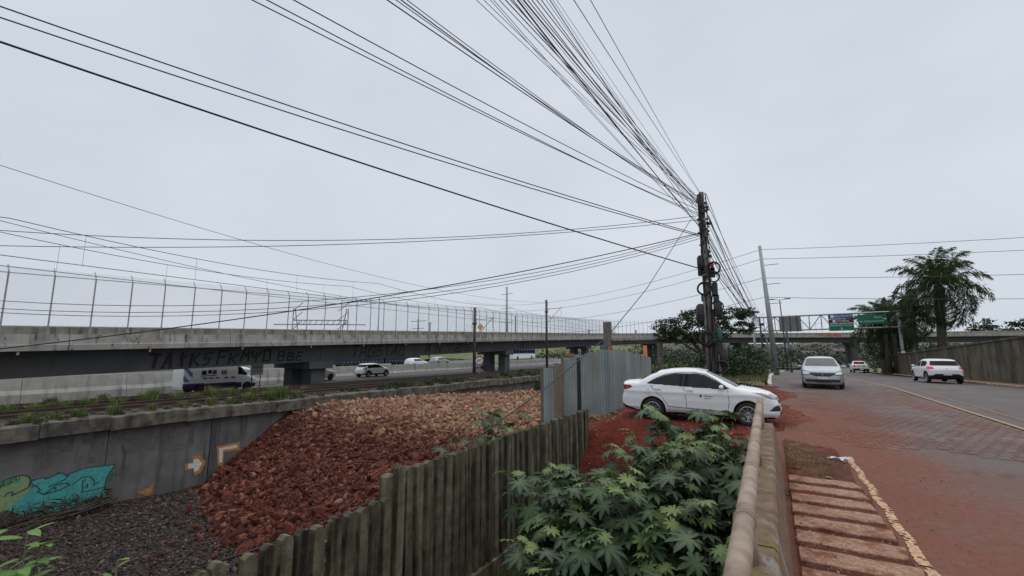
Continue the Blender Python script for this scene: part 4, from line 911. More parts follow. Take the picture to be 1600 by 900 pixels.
split_car(L2, .06, lp, reg_sides('window', 'car_glass', [(-.4,1.42),(.3,1.45),(.95,1.12),(-.45,1.1)]) + [('windscreen', 'windscreen_glass', lambda x, y, z, N: (N[:, 0] > .3) & (z > 1.14) & (z < 1.52) & (np.abs(y) < .66))], 'paint_white'); wheels(L2, lp, 5, dark=True)
HC = dict(SIL)
for (x, y, z, lab, pt, nm) in ((-41.5, 62., -1.36, 'silver hatchback behind the twin columns of the second viaduct pier', 'paint_silver', 'hatchback_car'), (-50., 26.2, -1., 'white hatchback on the highway showing only its roof above the barrier, above the parked van', 'paint_white', 'hatchback_car'), (-52., 63.5, -1., 'grey hatchback on the highway beside the green bank', 'paint_silver', 'hatchback_car'), (-49., 54., -1., 'pale hatchback on the highway just left of the twin pier columns', 'paint_white', 'hatchback_car')):
    q = thing(nm, lab, 'car', (x, y, z), R(90)); split_car(HC, .07, q, reg_sides('window', 'car_glass', [(-1.2,1.38),(.2,1.39),(.85,1.02),(-1.2,1.03)]) + [('windscreen', 'windscreen_glass', lambda x, y, z, N: (N[:, 0] > .25) & (z > 1.07) & (z < 1.44) & (x > .1) & (np.abs(y) < .66))], pt); wheels(HC, q, 5, dark=True)
# dark blue trailer on the highway
tr = thing('truck_trailer', 'long navy box trailer with a row of marker lights beyond the barrier wall', 'truck', (-53., 50., -1.), R(90))
MB().cbox((-4.1, 0, 2.0), (7.8, 2.5, 2.6), .04).build('cargo_box', 'navy', tr); MB().cbox((4.1, 0, 2.0), (7.8, 2.5, 2.6), .04).build('cargo_box', 'navy', tr)
for k in range(24): MB().box((-7.6 + k * .66, -1.27, 1.08), (.1, .03, .06)).build('marker_light', 'sign_white', tr)
for x in (-6.6, -5.3, -4.0, 4.2, 5.5, 6.8):
    for sd in (-1, 1):
        o = MB().lathe([(.001, -.14), (.3, -.14), (.5, -.12), (.52, -.05), (.52, .05), (.5, .12), (.3, .14), (.001, .14)], 20, Matrix.Rotation(math.pi/2, 4, 'X')).build('wheel', 'tyre', tr, True); o.location = (x, sd * 1.05, .52)
bs = thing('parked_bus', 'blue and white bus seen between the far viaduct columns', 'bus', (-62., 112., -1.), R(90))
MB().cbox((0, 0, .95), (13, 2.5, 1.3), .05).build('lower_body', 'paint_white', bs); MB().cbox((0, 0, 2.35), (13, 2.5, 1.5), .12).build('upper_body', 'bus_blue', bs)
for k in range(8): MB().box((-5.6 + k * 1.6, -1.26, 2.2), (1.3, .03, .8)).build('window', 'car_glass', bs)
for x in (-4, 4.3): 
    o = MB().lathe([(.001, -.14), (.48, -.12), (.5, 0), (.48, .12), (.001, .14)], 18, Matrix.Rotation(math.pi/2, 4, 'X')).build('wheel', 'tyre', bs, True); o.location = (x, -1.15, .5)
# ------------------------------------------------------------------ railing wall, pipe rail, footway slabs
rw = thing('railing_wall', 'low stained concrete parapet wall under the pipe handrail', 'wall')
for y0, y1 in ((-3., .9), (.93, 3.6), (3.63, 6.3), (6.33, 9.4)):
    MB().prism([(-.24, -2.3), (.045, -2.3), (.045, -.02), (.01, .30), (-.045, .60), (-.07, .63), (-.23, .63), (-.24, .58)], lambda a, b, d, y0=y0: (a, y0 + d, b), y1 - y0).build('wall_panel', 'rail_wall', rw)
hr = thing('pipe_handrail', 'thick weathered pipe handrail with ringed joints along the footway', 'handrail')
def hz(y): return .985 + .004 * math.sin(y)
def hx(y): return -.175 - .006 * y
yj = [-3, .1, 2.05, 2.95, 4.15, 5.2, 6.1, 7.3, 8.9, 9.95]
for a, b in zip(yj[:-1], yj[1:]):
    MB().tube([(hx(y), y, hz(y)) for y in np.linspace(a, b, 5)], .054, 20).build('pipe_length', 'pipe', hr, True)
for y in yj[1:-1]:
    for dy in ((0,) if random.random() < .5 else (-.06, .06)):
        MB().tube([(hx(y), y + dy + e, hz(y)) for e in (-.014, -.010, .010, .014)], [.054, .061, .061, .054], 20, False).build('joint_ring', 'pipe', hr, True)
for y in (.6, 3.3, 6.0, 8.7, 9.6):
    MB().tube([(hx(y), y, -.1 if y > 9.3 else .55), (hx(y), y, .95)], .045, 12).build('post', 'pipe', hr, True)
fs = thing('footway_slabs', 'row of worn pinkish concrete slabs set across the dirt footway', 'slabs')
for k in range(9):
    y = 8.05 - .47 * k; rr_ = random.Random(k)
    n = 9; front = [(.10 + .86 * i / n + rr_.uniform(-.01, .01), y - .155 + rr_.uniform(-.014, .014) - .02 * k * .3) for i in range(n + 1)]; back = [(.10 + (.80 + .02 * k) * i / n, y + .145 + rr_.uniform(-.014, .014)) for i in range(n, -1, -1)]
    poly = front + back; c = .016
    mb = MB(); m_ = len(poly); cx = sum(p[0] for p in poly) / m_; cy = sum(p[1] for p in poly) / m_
    mb.v = [(x, yy, -.03) for x, yy in poly] + [(x, yy, .048) for x, yy in poly] + [(cx + (x - cx) * .985, cy + (yy - cy) * .95, .056) for x, yy in poly]
    mb.f = [(i, (i+1)%m_, m_+(i+1)%m_, m_+i) for i in range(m_)] + [(m_+i, m_+(i+1)%m_, 2*m_+(i+1)%m_, 2*m_+i) for i in range(m_)] + [tuple(2*m_+i for i in range(m_))]; mb.m = [0] * len(mb.f)
    mb.build('slab', 'hatch_slab', fs)
lt = thing('litter_rag', 'crumpled pale blue-white rag lying near the start of the edge line', 'litter', (.93, 9.75, .05))
mb = MB(); rr_ = random.Random(3)
for k in range(7):
    a = rr_.uniform(0, 6.3); p = Vector((rr_.uniform(-.12, .12), rr_.uniform(-.06, .06), rr_.uniform(0, .03))); d = Vector((math.cos(a), math.sin(a), rr_.uniform(-.1, .3))) * .1; n_ = Vector((-math.sin(a), math.cos(a), .3)) * .04
    mb.add([p - d, p + n_, p + d, p - n_ + Vector((0, 0, .03))], [(0, 1, 2), (0, 2, 3)])
mb.build('cloth', 'litter', lt)
for i, (x, y, s_, lab) in enumerate(((.20, 8.75, .10, 'small loose dark stone on the dirt footway below the railing'), (.62, 8.35, .05, 'tiny pale pebble just above the topmost footway slab'), (.16, 6.05, .04, 'small white pebble at the left ends of the footway slabs'))):
    o = link('loose_stone', rmesh[i], None); o.location = (x, y, .05); o.scale = (s_, s_, s_ * .6); tag(o, lab, 'stone')
# gritty clods on the footway
n = 2600; px = rng.uniform(.08, 1.02, n); py = rng.uniform(3.4, 13.5, n); szs = rng.lognormal(-4.8, .5, n).clip(.004, .025)
o = stones('soil_clods', np.stack([px, py, soil(px, py) + szs * .2], -1), szs, rng, 'rock_many', None); tag(o, 'loose reddish soil crumbs scattered on the footway', 'soil', kind='stuff')
n = 2200; px = rng.uniform(-4.4, 1.2, n); py = rng.uniform(11.2, 25, n); szs = rng.lognormal(-3.9, .5, n).clip(.01, .07)
o = stones('soil_lumps', np.stack([px, py, soil(px, py) + szs * .2], -1), szs, rng, 'rock_many', None); tag(o, 'red soil lumps strewn over the earth around the saloon car', 'soil', kind='stuff')

n = 2400; px = 1.2 + rng.exponential(1.1, n).clip(0, 5); py = rng.uniform(3.6, 24, n); szs = rng.lognormal(-5.3, .45, n).clip(.003, .014)
o = stones('road_grit', np.stack([px, py, zr(py) + .012 + szs * .2], -1), szs, rng, 'rock_many', None); tag(o, 'fine red grit scattered over the dusty near lane', 'grit', kind='stuff')
# ------------------------------------------------------------------ concrete slat fence
sf = thing('slat_fence', 'mossy concrete slat fence running between the rubble and the shrubs', 'fence')
smesh = []
for k in range(6):
    rr_ = random.Random(40 + k); w = .13; t = .10; H = 2.0; mb = MB()
    tip = [(-w/2, H - rr_.uniform(.03, .05)), (-w * .18, H), (w * .22, H - .01), (w/2, H - rr_.uniform(.05, .08))]
    poly = [(-w/2, 0), (w/2, 0)] + tip[::-1]
    mb.prism(poly, lambda a, b, d: (d - t/2, a, b), t)
    me = bpy.data.meshes.new('slat'); me.from_pydata(mb.v, [], mb.f); me.materials.append(MATS['slat_concrete']); smesh.append(me)
y = .4; k = 0
while y < 12.0:
    hi = y > 4.62
    o = link('slat', smesh[k % 6], sf); top = (.31 if hi else .01) + random.uniform(-.015, .015)
    if 4.62 < y < 4.85: top += .05
    o.location = (-4.5 + random.uniform(-.015, .015), y, top - 2.0); o.rotation_euler = (random.uniform(-.02, .02), random.uniform(-.015, .015), random.uniform(-.06, .06)); k += 1
    y += .204 + random.uniform(-.006, .006)
for y0, y1, z in ((.2, 4.55, -.28), (4.6, 12.1, .02)):
    MB().box((-4.56, (y0 + y1) / 2, z), (.07, y1 - y0, .09)).build('rail', 'slat_concrete', sf); MB().box((-4.565, (y0 + y1) / 2, z - .95), (.07, y1 - y0, .09)).build('rail', 'slat_concrete', sf)
MB().box((-4.5, 6.1, -1.95), (.2, 12.2, .5)).build('plinth', 'slat_concrete', sf)
for y in (.3, 4.58, 8.3, 12.05):
    MB().cbox((-4.60, y, -.95), (.14, .16, 2.45 if y > 4.5 else 2.1), .03).build('post', 'slat_concrete', sf)

# ------------------------------------------------------------------ pale blue sheet fence
bf = thing('sheet_metal_fence', 'pale blue corrugated sheet metal hoarding beside the white saloon', 'fence')
def sheet(p, q, z0, z1, m):
    d = (q - p); L = d.length; d.normalize(); nrm = Vector((d.y, -d.x, 0))
    prof = [(0, 0), (.12, .0), (.2, .022), (.42, .022), (.5, 0), (.62, 0), (.7, .022), (.92, .022), (1, 0)]
    a = [p + d * L * u + nrm * h for u, h in prof]; n = len(a); tk = nrm * .004
    lean = Vector((random.uniform(-.02, .02), random.uniform(-.02, .02), 0))
    vs = [(*v.xy, z0) for v in a] + [(*(v + lean).xy, z1 + random.uniform(-.012, .012)) for v in a] + [(*(v - tk).xy, z0) for v in a] + [(*(v + lean - tk).xy, z1) for v in a]
    f = [(i, i+1, n+i+1, n+i) for i in range(n-1)] + [(2*n+i, 3*n+i, 3*n+i+1, 2*n+i+1) for i in range(n-1)] + [(n+i, n+i+1, 3*n+i+1, 3*n+i) for i in range(n-1)]
    return MB().add(vs, f).build('sheet', m, bf)
A_, B_, C_ = Vector((-7.62, 15.55, 0)), Vector((-5.25, 16.95, 0)), Vector((-4.95, 21.6, 0))
n = 14
for k in range(n):
    p, q = A_.lerp(B_, k / n), A_.lerp(B_, (k + .985) / n); t = k / n
    z1 = (1.22 if k < 2 else 1.38 if k < 4 else 1.55 if k < 5 else 1.66 + .30 * (k - 5) / 9) + random.uniform(-.03, .03); z0 = -.9 + .5 * t
    sheet(p, q, z0, z1, 'sheet_blue' if k not in (2, 3) else 'sheet_tan')
n = 19
for k in range(n):
    p, q = B_.lerp(C_, k / n), B_.lerp(C_, (k + .985) / n); t = k / n
    sheet(p, q, -.35, 1.95 - .42 * t + random.uniform(-.03, .03), 'sheet_blue')
for p, h, m in ((Vector((-6.95, 15.86, 0)), 1.72, 'post_wood'), (Vector((-5.38, 17.1, 0)), 2.0, 'post_wood'), (Vector((-7.7, 15.6, 0)), 1.25, 'post_wood')):
    MB().box((p.x - .05, p.y + .08, (h - .9) / 2), (.08, .08, h + .9)).build('post', m, bf)
MB().box((-6.72, 16.02, 1.72), (.34, .05, .10), R(30)).build('cap_board', 'sheet_rust', bf)
o = MB().box((0, 0, 0), (.13, .035, 2.4)).build('gap_batten', 'cable_black', bf); o.location = (-6.43, 16.22, .4); o.rotation_euler = (0, 0, R(30))

# ------------------------------------------------------------------ right-hand wall with caps, far things
wl = thing('boundary_wall', 'long brown weathered wall along the right side of the road', 'wall')
ywl = list(np.arange(16, 68, 3.2))
for a, b in zip(ywl[:-1], ywl[1:]):
    za, zb = float(zr(a)), float(zr(b)); ta = np.interp(a, [16, 36, 62, 68], [3.2, 2.62, 1.45, 1.2]); tb_ = np.interp(b, [16, 36, 62, 68], [3.2, 2.62, 1.45, 1.2])
    MB().add([(12.62, a, za - .3), (12.62, b - .02, zb - .3), (12.62, b - .02, tb_), (12.62, a, ta), (13.0, a, za - .3), (13.0, b - .02, zb - .3), (13.0, b - .02, tb_), (13.0, a, ta)], [(0,3,2,1),(4,5,6,7),(3,7,6,2),(0,4,7,3),(1,2,6,5)]).build('wall_panel', 'wall_right', wl)
    MB().add([(12.55, a, ta), (12.55, b - .02, tb_), (12.55, b - .02, tb_ + .12), (12.55, a, ta + .12), (13.08, a, ta), (13.08, b - .02, tb_), (13.08, b - .02, tb_ + .12), (13.08, a, ta + .12)], [(0,3,2,1),(4,5,6,7),(3,7,6,2),(0,1,5,4),(0,4,7,3),(1,2,6,5)]).build('coping', 'wall_right', wl)
rg = grid('raised_ground', cells(13., 60, 4), cells(16, 130, 6), lambda X, Y: np.interp(Y, [16, 36, 62, 90], [2.4, 1.9, .7, -2.5]) + .2 * vnoise(X, Y, 5), 'grass_ground'); struct(rg)

# ------------------------------------------------------------------ sign gantry over the road
YG = 66.; gt = thing('sign_gantry', 'galvanised truss gantry spanning the road with direction signs', 'gantry', (0, YG, 0))
xl, xr = -1.72, 12.95; zb_l, zb_r, zt_l, zt_r = 4.22, 4.42, 5.98, 6.20
def gz(x, b): t = (x - xl) / (xr - xl); return (zb_l + (zb_r - zb_l) * t) if b else (zt_l + (zt_r - zt_l) * t)
for dy in (-.35, .35):
    for b in (0, 1): MB().bar((xl, dy, gz(xl, b)), (xr + .6, dy, gz(xr + .6, b)), .11).build('chord', 'galvanised', gt)
N_ = 12
for k in range(N_ + 1):
    x = xl + (xr - xl) * k / N_
    MB().bar((x, -.35, gz(x, 1)), (x, -.35, gz(x, 0)), .07).build('upright', 'galvanised', gt)
    MB().bar((x, -.35, gz(x, 0)), (x, .35, gz(x, 0)), .06).build('tie', 'galvanised', gt)
    if k < N_:
        x2 = xl + (xr - xl) * (k + 1) / N_; f_ = k % 2
        MB().bar((x, -.35, gz(x, f_)), (x2, -.35, gz(x2, 1 - f_)), .065).build('diagonal', 'galvanised', gt)
MB().tube([(xl, 0, -2.), (xl, 0, 6.0)], .14, 12).build('leg', 'galvanised', gt, True); MB().tube([(xr, 0, -2.), (xr, 0, 6.3)], .15, 12).build('leg', 'galvanised', gt, True)
def board(name, x0, x1, z0, z1, m, label, lines, dy=-.5):
    t = thing(name, label, 'road sign', ((x0 + x1) / 2, YG + dy, (z0 + z1) / 2)); t.rotation_euler = (0, R(-1.), 0)
    return t
def panel(root, w, h, cz, m, txts):
    MB().box((0, 0, cz), (w, .05, h)).build('panel', m, root)
    for (s_, sz_, x, z) in txts:
        q = text_mesh(s_, sz_, 'sign_white', root); q.location = (x, -.032, cz + z); q.rotation_euler = (math.pi / 2, 0, 0)
def arrow(root, x, z, s_, ang):
    pts = [(-.1, -.5), (.1, -.5), (.1, .05), (.32, .05), (0, .5), (-.32, .05), (-.1, .05)]; c, d = math.cos(ang), math.sin(ang)
    MB().add([(x + s_ * (a * c - b * d), -.033, z + s_ * (a * d + b * c)) for a, b in pts], [tuple(range(7))]).build('arrow', 'sign_white', root)
t = board('direction_sign', 6.3, 8.75, 4.1, 6.1, None, 'stacked blue, brown and green direction sign on the gantry', [])
panel(t, 2.42, .58, .72, 'sign_blue', [('AEROPORTO', .36, .3, 0)]); MB().box((-.82, -.03, .72), (.3, .012, .36)).build('pictogram', 'sign_white', t)
panel(t, 2.42, .52, .14, 'sign_brown', [('LITORAL', .34, .15, 0)]); MB().box((-.68, -.03, .14), (.26, .012, .32)).build('pictogram', 'sign_white', t)
panel(t, 2.42, .86, -.58, 'sign_green', [('CENTRO/Av. Farrapos', .245, 0, .2)]); arrow(t, 0, -.76, .32, math.pi)
t = board('direction_sign', 9.2, 11.9, 4.5, 5.7, None, 'single green direction sign with arrow on the gantry', [])
t.location = (10.5, YG - .5, 5.38); panel(t, 2.72, 1.12, 0, 'sign_green', [('Esteio', .3, .55, .22), ('Av. Guilherme Schell', .26, -.1, -.24)]); arrow(t, 1.12, 0, .36, -math.pi / 2)
t = thing('gantry_sign', 'grey back of a traffic sign on the left part of the gantry', 'road sign', (2.35, YG - .5, 5.06)); t.rotation_euler = (0, R(-1.), 0)
MB().box((0, 0, 0), (2.35, .05, 1.95)).build('panel', 'sign_back', t)
for x in (-.75, 0, .75): MB().box((x, -.06, 0), (.09, .06, 2.05)).build('stiffener', 'dark_steel', t)
t = thing('weight_sign', 'small round white sign on the right gantry leg', 'road sign', (12.95, YG - .22, 1.55)); MB().lathe([(.001, 0), (.26, 0), (.26, .03), (.001, .03)], 20, Matrix.Rotation(math.pi/2, 4, 'X')).build('disc', 'red_paint', t); MB().lathe([(.001, .035), (.19, .035)], 20, Matrix.Rotation(math.pi/2, 4, 'X')).build('face', 'sign_white', t)

# ------------------------------------------------------------------ poles
def pole(name, label, base, top, r0, r1, m, cat='pole', seg=14):
    t = thing(name, label, cat, base); d = Vector(top) - Vector(base)
    MB().tube([(0, 0, -1.5), d * .5, d], [r0 * 1.05, (r0 + r1) / 2, r1], seg).build('shaft', m, t, True); return t
up_ = pole('utility_pole', 'dark utility pole crowded with cables, boxes and coils behind the white saloon', (-2.0, 19.3, -.1), (-2.06, 19.3, 8.42),   .15, .10, 'pole_concrete')
rr_ = random.Random(5)
mb = MB()
for k in range(5):                                                        # cable bundles strapped down the shaft
    a = rr_.uniform(0, 6.3); pts = []
    for z in np.linspace(1.0 if k < 3 else 3.5, 8.35, 22): a += rr_.uniform(-.5, .5); pts.append((-.04 * z / 8.4 + math.cos(a) * .155, math.sin(a) * .155, z + .1))
    MB().tube(pts, rr_.choice([.02, .03, .035]), 6).build('cable_bundle', 'cable_black', up_, True)
for k in range(70):                                                       # clamps and insulators
    z = rr_.uniform(4.7, 8.4); a = rr_.uniform(0, 6.3); r_ = .14 + rr_.uniform(0, .06)
    o = MB().cbox((0, 0, 0), (rr_.uniform(.06, .16), rr_.uniform(.05, .1), rr_.uniform(.05, .12)), .012, a).build('clamp', rr_.choice(['box_black', 'box_black', 'dark_steel', 'galvanised', 'box_black']), up_); o.location = (math.cos(a) * r_ - .04, math.sin(a) * r_, z)
def can(x, y, z, r_, h, m='box_black'): MB().lathe([(.001, 0), (r_ * .8, 0), (r_, .04), (r_, h - .08), (r_ * .7, h), (r_ * .45, h + .03), (.001, h + .03)], 16, Matrix.Translation((x, y, z))).build('splice_case', m, up_, True)
can(-.33, -.1, 3.1, .17, .72); can(.31, -.12, 3.3, .16, .62); can(.30, -.14, 2.35, .10, .5, 'box_teal'); can(.40, -.05, 1.35, .16, .75); can(-.24, -.12, 5.3, .12, .5); can(-.27, -.05, 5.0, .09, .4)
for (x, z, w, h) in ((.24, 4.4, .2, .55), (.27, 4.0, .2, .4), (.2, 2.9, .16, .3), (-.2, 4.1, .14, .3), (.2, 5.1, .16, .4), (.3, 2.1, .2, .34)): MB().cbox((x, -.08, z), (w, .22, h), .02).build('junction_box', 'box_black', up_)
MB().cbox((.2, -.15, 5.32), (.12, .08, .34), .02).build('junction_box', 'red_paint', up_)
def ring(c, r_, tk, n_=24, ax='XZ', sq=1.):
    c = Vector(c); return [c + Vector((math.cos(a) * r_, .04 * math.sin(3 * a), math.sin(a) * r_ * sq)) for a in np.linspace(0, 2 * math.pi, n_)]
for c, r_, tk in (((-.14, -.24, 4.45), .24, .04), ((-.1, -.26, 2.45), .29, .055), ((-.12, -.3, 2.45), .24, .04), ((.34, -.24, 1.35), .22, .04), ((.25, -.22, 4.9), .2, .03), ((.3, -.2, 3.7), .22, .025), ((-.3, -.25, 2.6), .35, .018), ((.25, -.2, 5.25), .24, .035)):
    MB().tube(ring(c, r_, tk), tk, 7).build('cable_coil', 'cable_black', up_, True)
MB().tube([(-.16, -.16, -.5), (-.17, -.16, 4.2)], .05, 8).build('conduit', 'pole_concrete', up_, True); MB().tube([(.16, -.14, -.5), (.14, -.14, 3.6)], .06, 8).build('conduit', 'cable_black', up_, True); MB().tube([(.30, -.1, -.5), (.24, -.1, 1.9)], .045, 8).build('conduit', 'post_wood', up_, True); MB().tube([(-.3, .05, -.5), (-.27, .05, 1.4)], .045, 8).build('conduit', 'pole_concrete', up_, True)
MB().box((.0, -.2, 1.05), (.62, .05, .05)).build('strap', 'galvanised', up_)
tp = pole('tall_steel_pole', 'tall tapered grey steel transmission pole behind the gantry', (.42, 52., -.7), (-.24, 52., 12.6), .30, .15, 'galvanised')
for z in (11.2, 9.2, 7.2): MB().tube([(-.55, 0, z - 0.), (.9, 0, z + .05)], .03, 6).build('insulator_arm', 'dark_steel', tp)
sp_ = pole('utility_pole', 'slim dark utility pole at the left leg of the gantry', (-.75, 64.5, -1.0), (-.95, 64.5, 5.8), .14, .1, 'dark_steel')
for z in (2.2, 3.4, 4.6, 6.0): MB().cbox((.05, -.1, z), (.35, .2, .35), .02).build('junction_box', 'box_black', sp_)
s3 = pole('utility_pole', 'concrete pole with blue fittings and long lamp arm near the viaduct', (2.2, 67.5, -1.05), (1.9, 67.5, 5.4), .16, .1, 'pole_concrete')
MB().cbox((-.05, -.1, 3.3), (.42, .25, .5), .03).build('junction_box', 'decal_blue', s3); MB().cbox((.1, -.1, 2.4), (.5, .3, .7), .03).build('junction_box', 'box_black', s3); MB().tube([(0, 0, 2.4), (1.2, -.4, 3.3), (2.6, -.8, 3.75), (4.0, -1.2, 3.6)], .05, 6).build('lamp_arm', 'galvanised', s3, True); MB().cbox((4.2, -1.2, 3.58), (.7, .25, .1), .03).build('lamp_head', 'galvanised', s3)
s4 = pole('utility_pole', 'pale thin pole between the gantry leg and the tall steel pole', (.15, 61., -.9), (-.35, 61., 3.2), .13, .1, 'pole_concrete')
lp_ = pole('street_lamp', 'tall twin-headed street lamp rising behind the gantry', (2.1, 80., -1.4), (1.75, 80., 9.5), .12, .07, 'dark_steel', 'street lamp')
for sd in (-1, 1):
    MB().tube([(-.35, 0, 10.85), (-.35 + sd * .9, 0, 11.0)], .04, 6).build('lamp_arm', 'dark_steel', lp_); MB().cbox((-.35 + sd * 1.05, 0, 11.02), (.8, .3, .14), .04).build('lamp_head', 'dark_steel', lp_)
rs = thing('road_sign', 'back of a small diamond sign on a leaning white post by the verge', 'road sign', (-.95, 40, -.2)); rs.rotation_euler = (0, R(-6), 0)
MB().tube([(0, 0, -.3), (0, 0, 2.3)], .045, 8).build('post', 'sign_white', rs); o = MB().box((0, 0, 0), (.5, .03, .5)).build('panel', 'sign_back', rs); o.location = (0, -.06, 2.05); o.rotation_euler = (0, R(45), 0)
# railway masts and their fittings
def mast(x, y, top, lab, arm=True, cap=True):
    t = thing('catenary_mast', lab, 'mast', (x, y, float(zt(y)) - .3)); H = top - float(zt(y)) + .3
    MB().tube([(0, 0, 0), (0, 0, H)], [.20, .17], 10).build('shaft', 'dark_steel', t, True)
    if cap: MB().lathe([(.17, 0), (.29, .05), (.29, .2), (.17, .28)], 12, Matrix.Translation((0, 0, H - 2.1))).build('collar', 'dark_steel', t, True)
    if arm:
        MB().tube([(0, 0, H - 3.9), (2.6, 0, H - 1.3)], .035, 6).build('arm', 'galvanised', t); MB().tube([(0, 0, H - 1.5), (2.9, 0, H - 1.4)], .03, 6).build('arm', 'galvanised', t); MB().tube([(2.6, 0, H - 1.3), (2.6, 0, H - 2.6)], .02, 5).build('dropper', 'dark_steel', t)
    for z in (H - .7, H - 1.6): MB().tube([(.1 + .22 * math.cos(a), 0, z + .3 * math.sin(a)) for a in np.linspace(-1.6, 1.6, 10)], .03, 5).build('bracket', 'dark_steel', t)
    return t
mast(-31.0, 44.4, 6.95, 'dark catenary mast beside the round speed sign'); mast(-31.0, 64.6, 9.85, 'taller dark catenary mast in front of the twin pier columns'); mast(-31.0, 4.85, 11.2, 'dark catenary mast cut off at the left edge of the picture', False)
t = thing('speed_sign', 'round white speed sign with red rim reading 60 beside the track', 'road sign', (-30.4, 44.6, -1.2))
MB().tube([(0, 0, -.2), (0, 0, 1.5)], .04, 6).build('post', 'galvanised', t)
Mx = Matrix.Translation((0, 0, 1.75)) @ Matrix.Rotation(R(-55), 4, 'Z') @ Matrix.Rotation(R(-90), 4, 'X')
Mx = Matrix.Translation((0, 0, 1.75)) @ Matrix.Rotation(R(34), 4, 'Z') @ Matrix.Rotation(R(90), 4, 'X')
MB().lathe([(.001, 0), (.55, 0), (.55, .04), (.42, .045)], 24, Mx).build('rim', 'red_paint', t); MB().lathe([(.42, .043), (.001, .043)], 24, Mx).build('face', 'sign_white', t)
q = text_mesh('60', .55, 'graffiti_black', t, 'number'); q.matrix_local = Mx @ Matrix.Translation((0, 0, .056))
# far posts beyond the sheet fence
t = thing('orange_post', 'rusty orange post standing at the end of the sheet metal fence', 'post', (-5.55, 23.2, -.6)); MB().tube([(0, 0, 0), (.02, 0, 1.2), (-.02, 0, 2.72)], [.10, .09, .095], 10).build('shaft', 'orange', t, True)
t = thing('signal_post', 'grey concrete post with long cross arm above the sheet metal fence', 'post', (-12.3, 38., -2.5)); MB().cbox((0, 0, 3.4), (.62, .5, 6.8), .03).build('shaft', 'pole_concrete', t); MB().cbox((0, -.1, 4.15), (.66, .54, .9), .04).build('orange_band', 'orange', t)
MB().bar((.2, 0, 5.15), (6.0, .8, 5.25), .3).build('cross_arm', 'pole_concrete', t); MB().bar((4.3, .55, 5.2), (4.3, .55, 3.2), .3).build('hanger', 'pole_concrete', t)
t = thing('street_name_sign', 'small green street sign above the sheet metal fence', 'road sign', (-7.2, 21.6, 2.0)); o = MB().box((0, 0, 0), (.42, .03, .16)).build('panel', 'sign_green', t); t.rotation_euler = (0, 0, R(30)); o2 = MB().box((.0, -.018, 0), (.22, .004, .06)).build('lettering', 'graffiti_teal', t); MB().tube([(.0, .04, -2.9), (.0, .04, .1)], .02, 6).build('post', 'galvanised', t)
t = thing('warning_sign', 'yellow diamond warning sign on the viaduct beside a grey pole', 'road sign', (-36.8, 54.2, 3.4)); MB().tube([(0, 0, -.3), (0, 0, 1.9)], .04, 6).build('post', 'galvanised', t); o = MB().box((0, 0, 0), (.75, .04, .75)).build('panel', 'sign_yellow', t); o.location = (0, 0, 1.75); o.rotation_euler = (0, R(45), R(30))
for q in range(8):
    s_ = 96 + 8.5 * q; p, a = via(s_, 5.8); t = thing('delineator', 'small orange marker post on the far viaduct parapet', 'marker', (p.x, p.y, vtop(s_) - .3), -a, 'orange markers along the far viaduct'); MB().cbox((0, 0, .55), (.4, .4, 1.3), .03).build('panel', 'orange', t); MB().cbox((0, 0, .75), (.44, .44, .2), .01).build('band', 'sign_white', t)
# far power poles seen above the deck
def farpole(x, y, h, lab, arms, r=.22, m='galvanised'):
    t = thing('power_pole', lab, 'pole', (x, y, -1.5)); MB().tube([(0, 0, 0), (0, 0, h)], [r, r * .6], 8).build('shaft', m, t, True)
    for z, w in arms: MB().bar((-w, 0, z), (w, 0, z + .1), .09).build('cross_arm', m, t)
    return t
farpole(-50., 84., 17.2, 'tall pale monopole with staggered arms beyond the viaduct', [(15.5, 1.5), (12.3, 1.5), (9.2, 1.5)], .36)
farpole(-74., 82., 10.7, 'wooden power pole with two crossarms beyond the viaduct', [(10.1, 2.4), (8.3, 2.0)], .25, 'dark_steel'); farpole(-72., 84., 9.9, 'power pole just right of the double-crossarm pole', [(9.6, .6)], .22, 'dark_steel')
farpole(-78., 137., 15., 'short lamp column beyond the viaduct left of the masts', [(14.8, .5)], .3, 'dark_steel'); farpole(-62., 58., 13.0, 'street light with two arms behind the fence posts', [(12.9, 1.9)], .16)
t = thing('lattice_pylon', 'distant lattice portal pylon with sagging lines beyond the viaduct fence', 'pylon', (-165., 122., -6.), R(35))
for sd in (-1, 1):
    for k in (-1, 1): MB().bar((sd * 9 + k * 2.6, 0, 0), (sd * 11 + k * .3, 0, 25.), .3).build('leg', 'galvanised', t)
    for z in range(4, 25, 4): MB().bar((sd * 9.2 - 2.2, 0, z), (sd * 9.6 + 2., 0, z + 3.6), .22).build('brace', 'galvanised', t)
MB().bar((-19, 0, 18.2), (19, 0, 18.2), .35).build('beam', 'galvanised', t); MB().bar((-11, 0, 20), (11, 0, 20), .35).build('beam', 'galvanised', t)
for k in range(-4, 5): MB().bar((k * 2.4, 0, 18.2), (k * 2.4 + 1.2, 0, 20), .2).build('brace', 'galvanised', t)
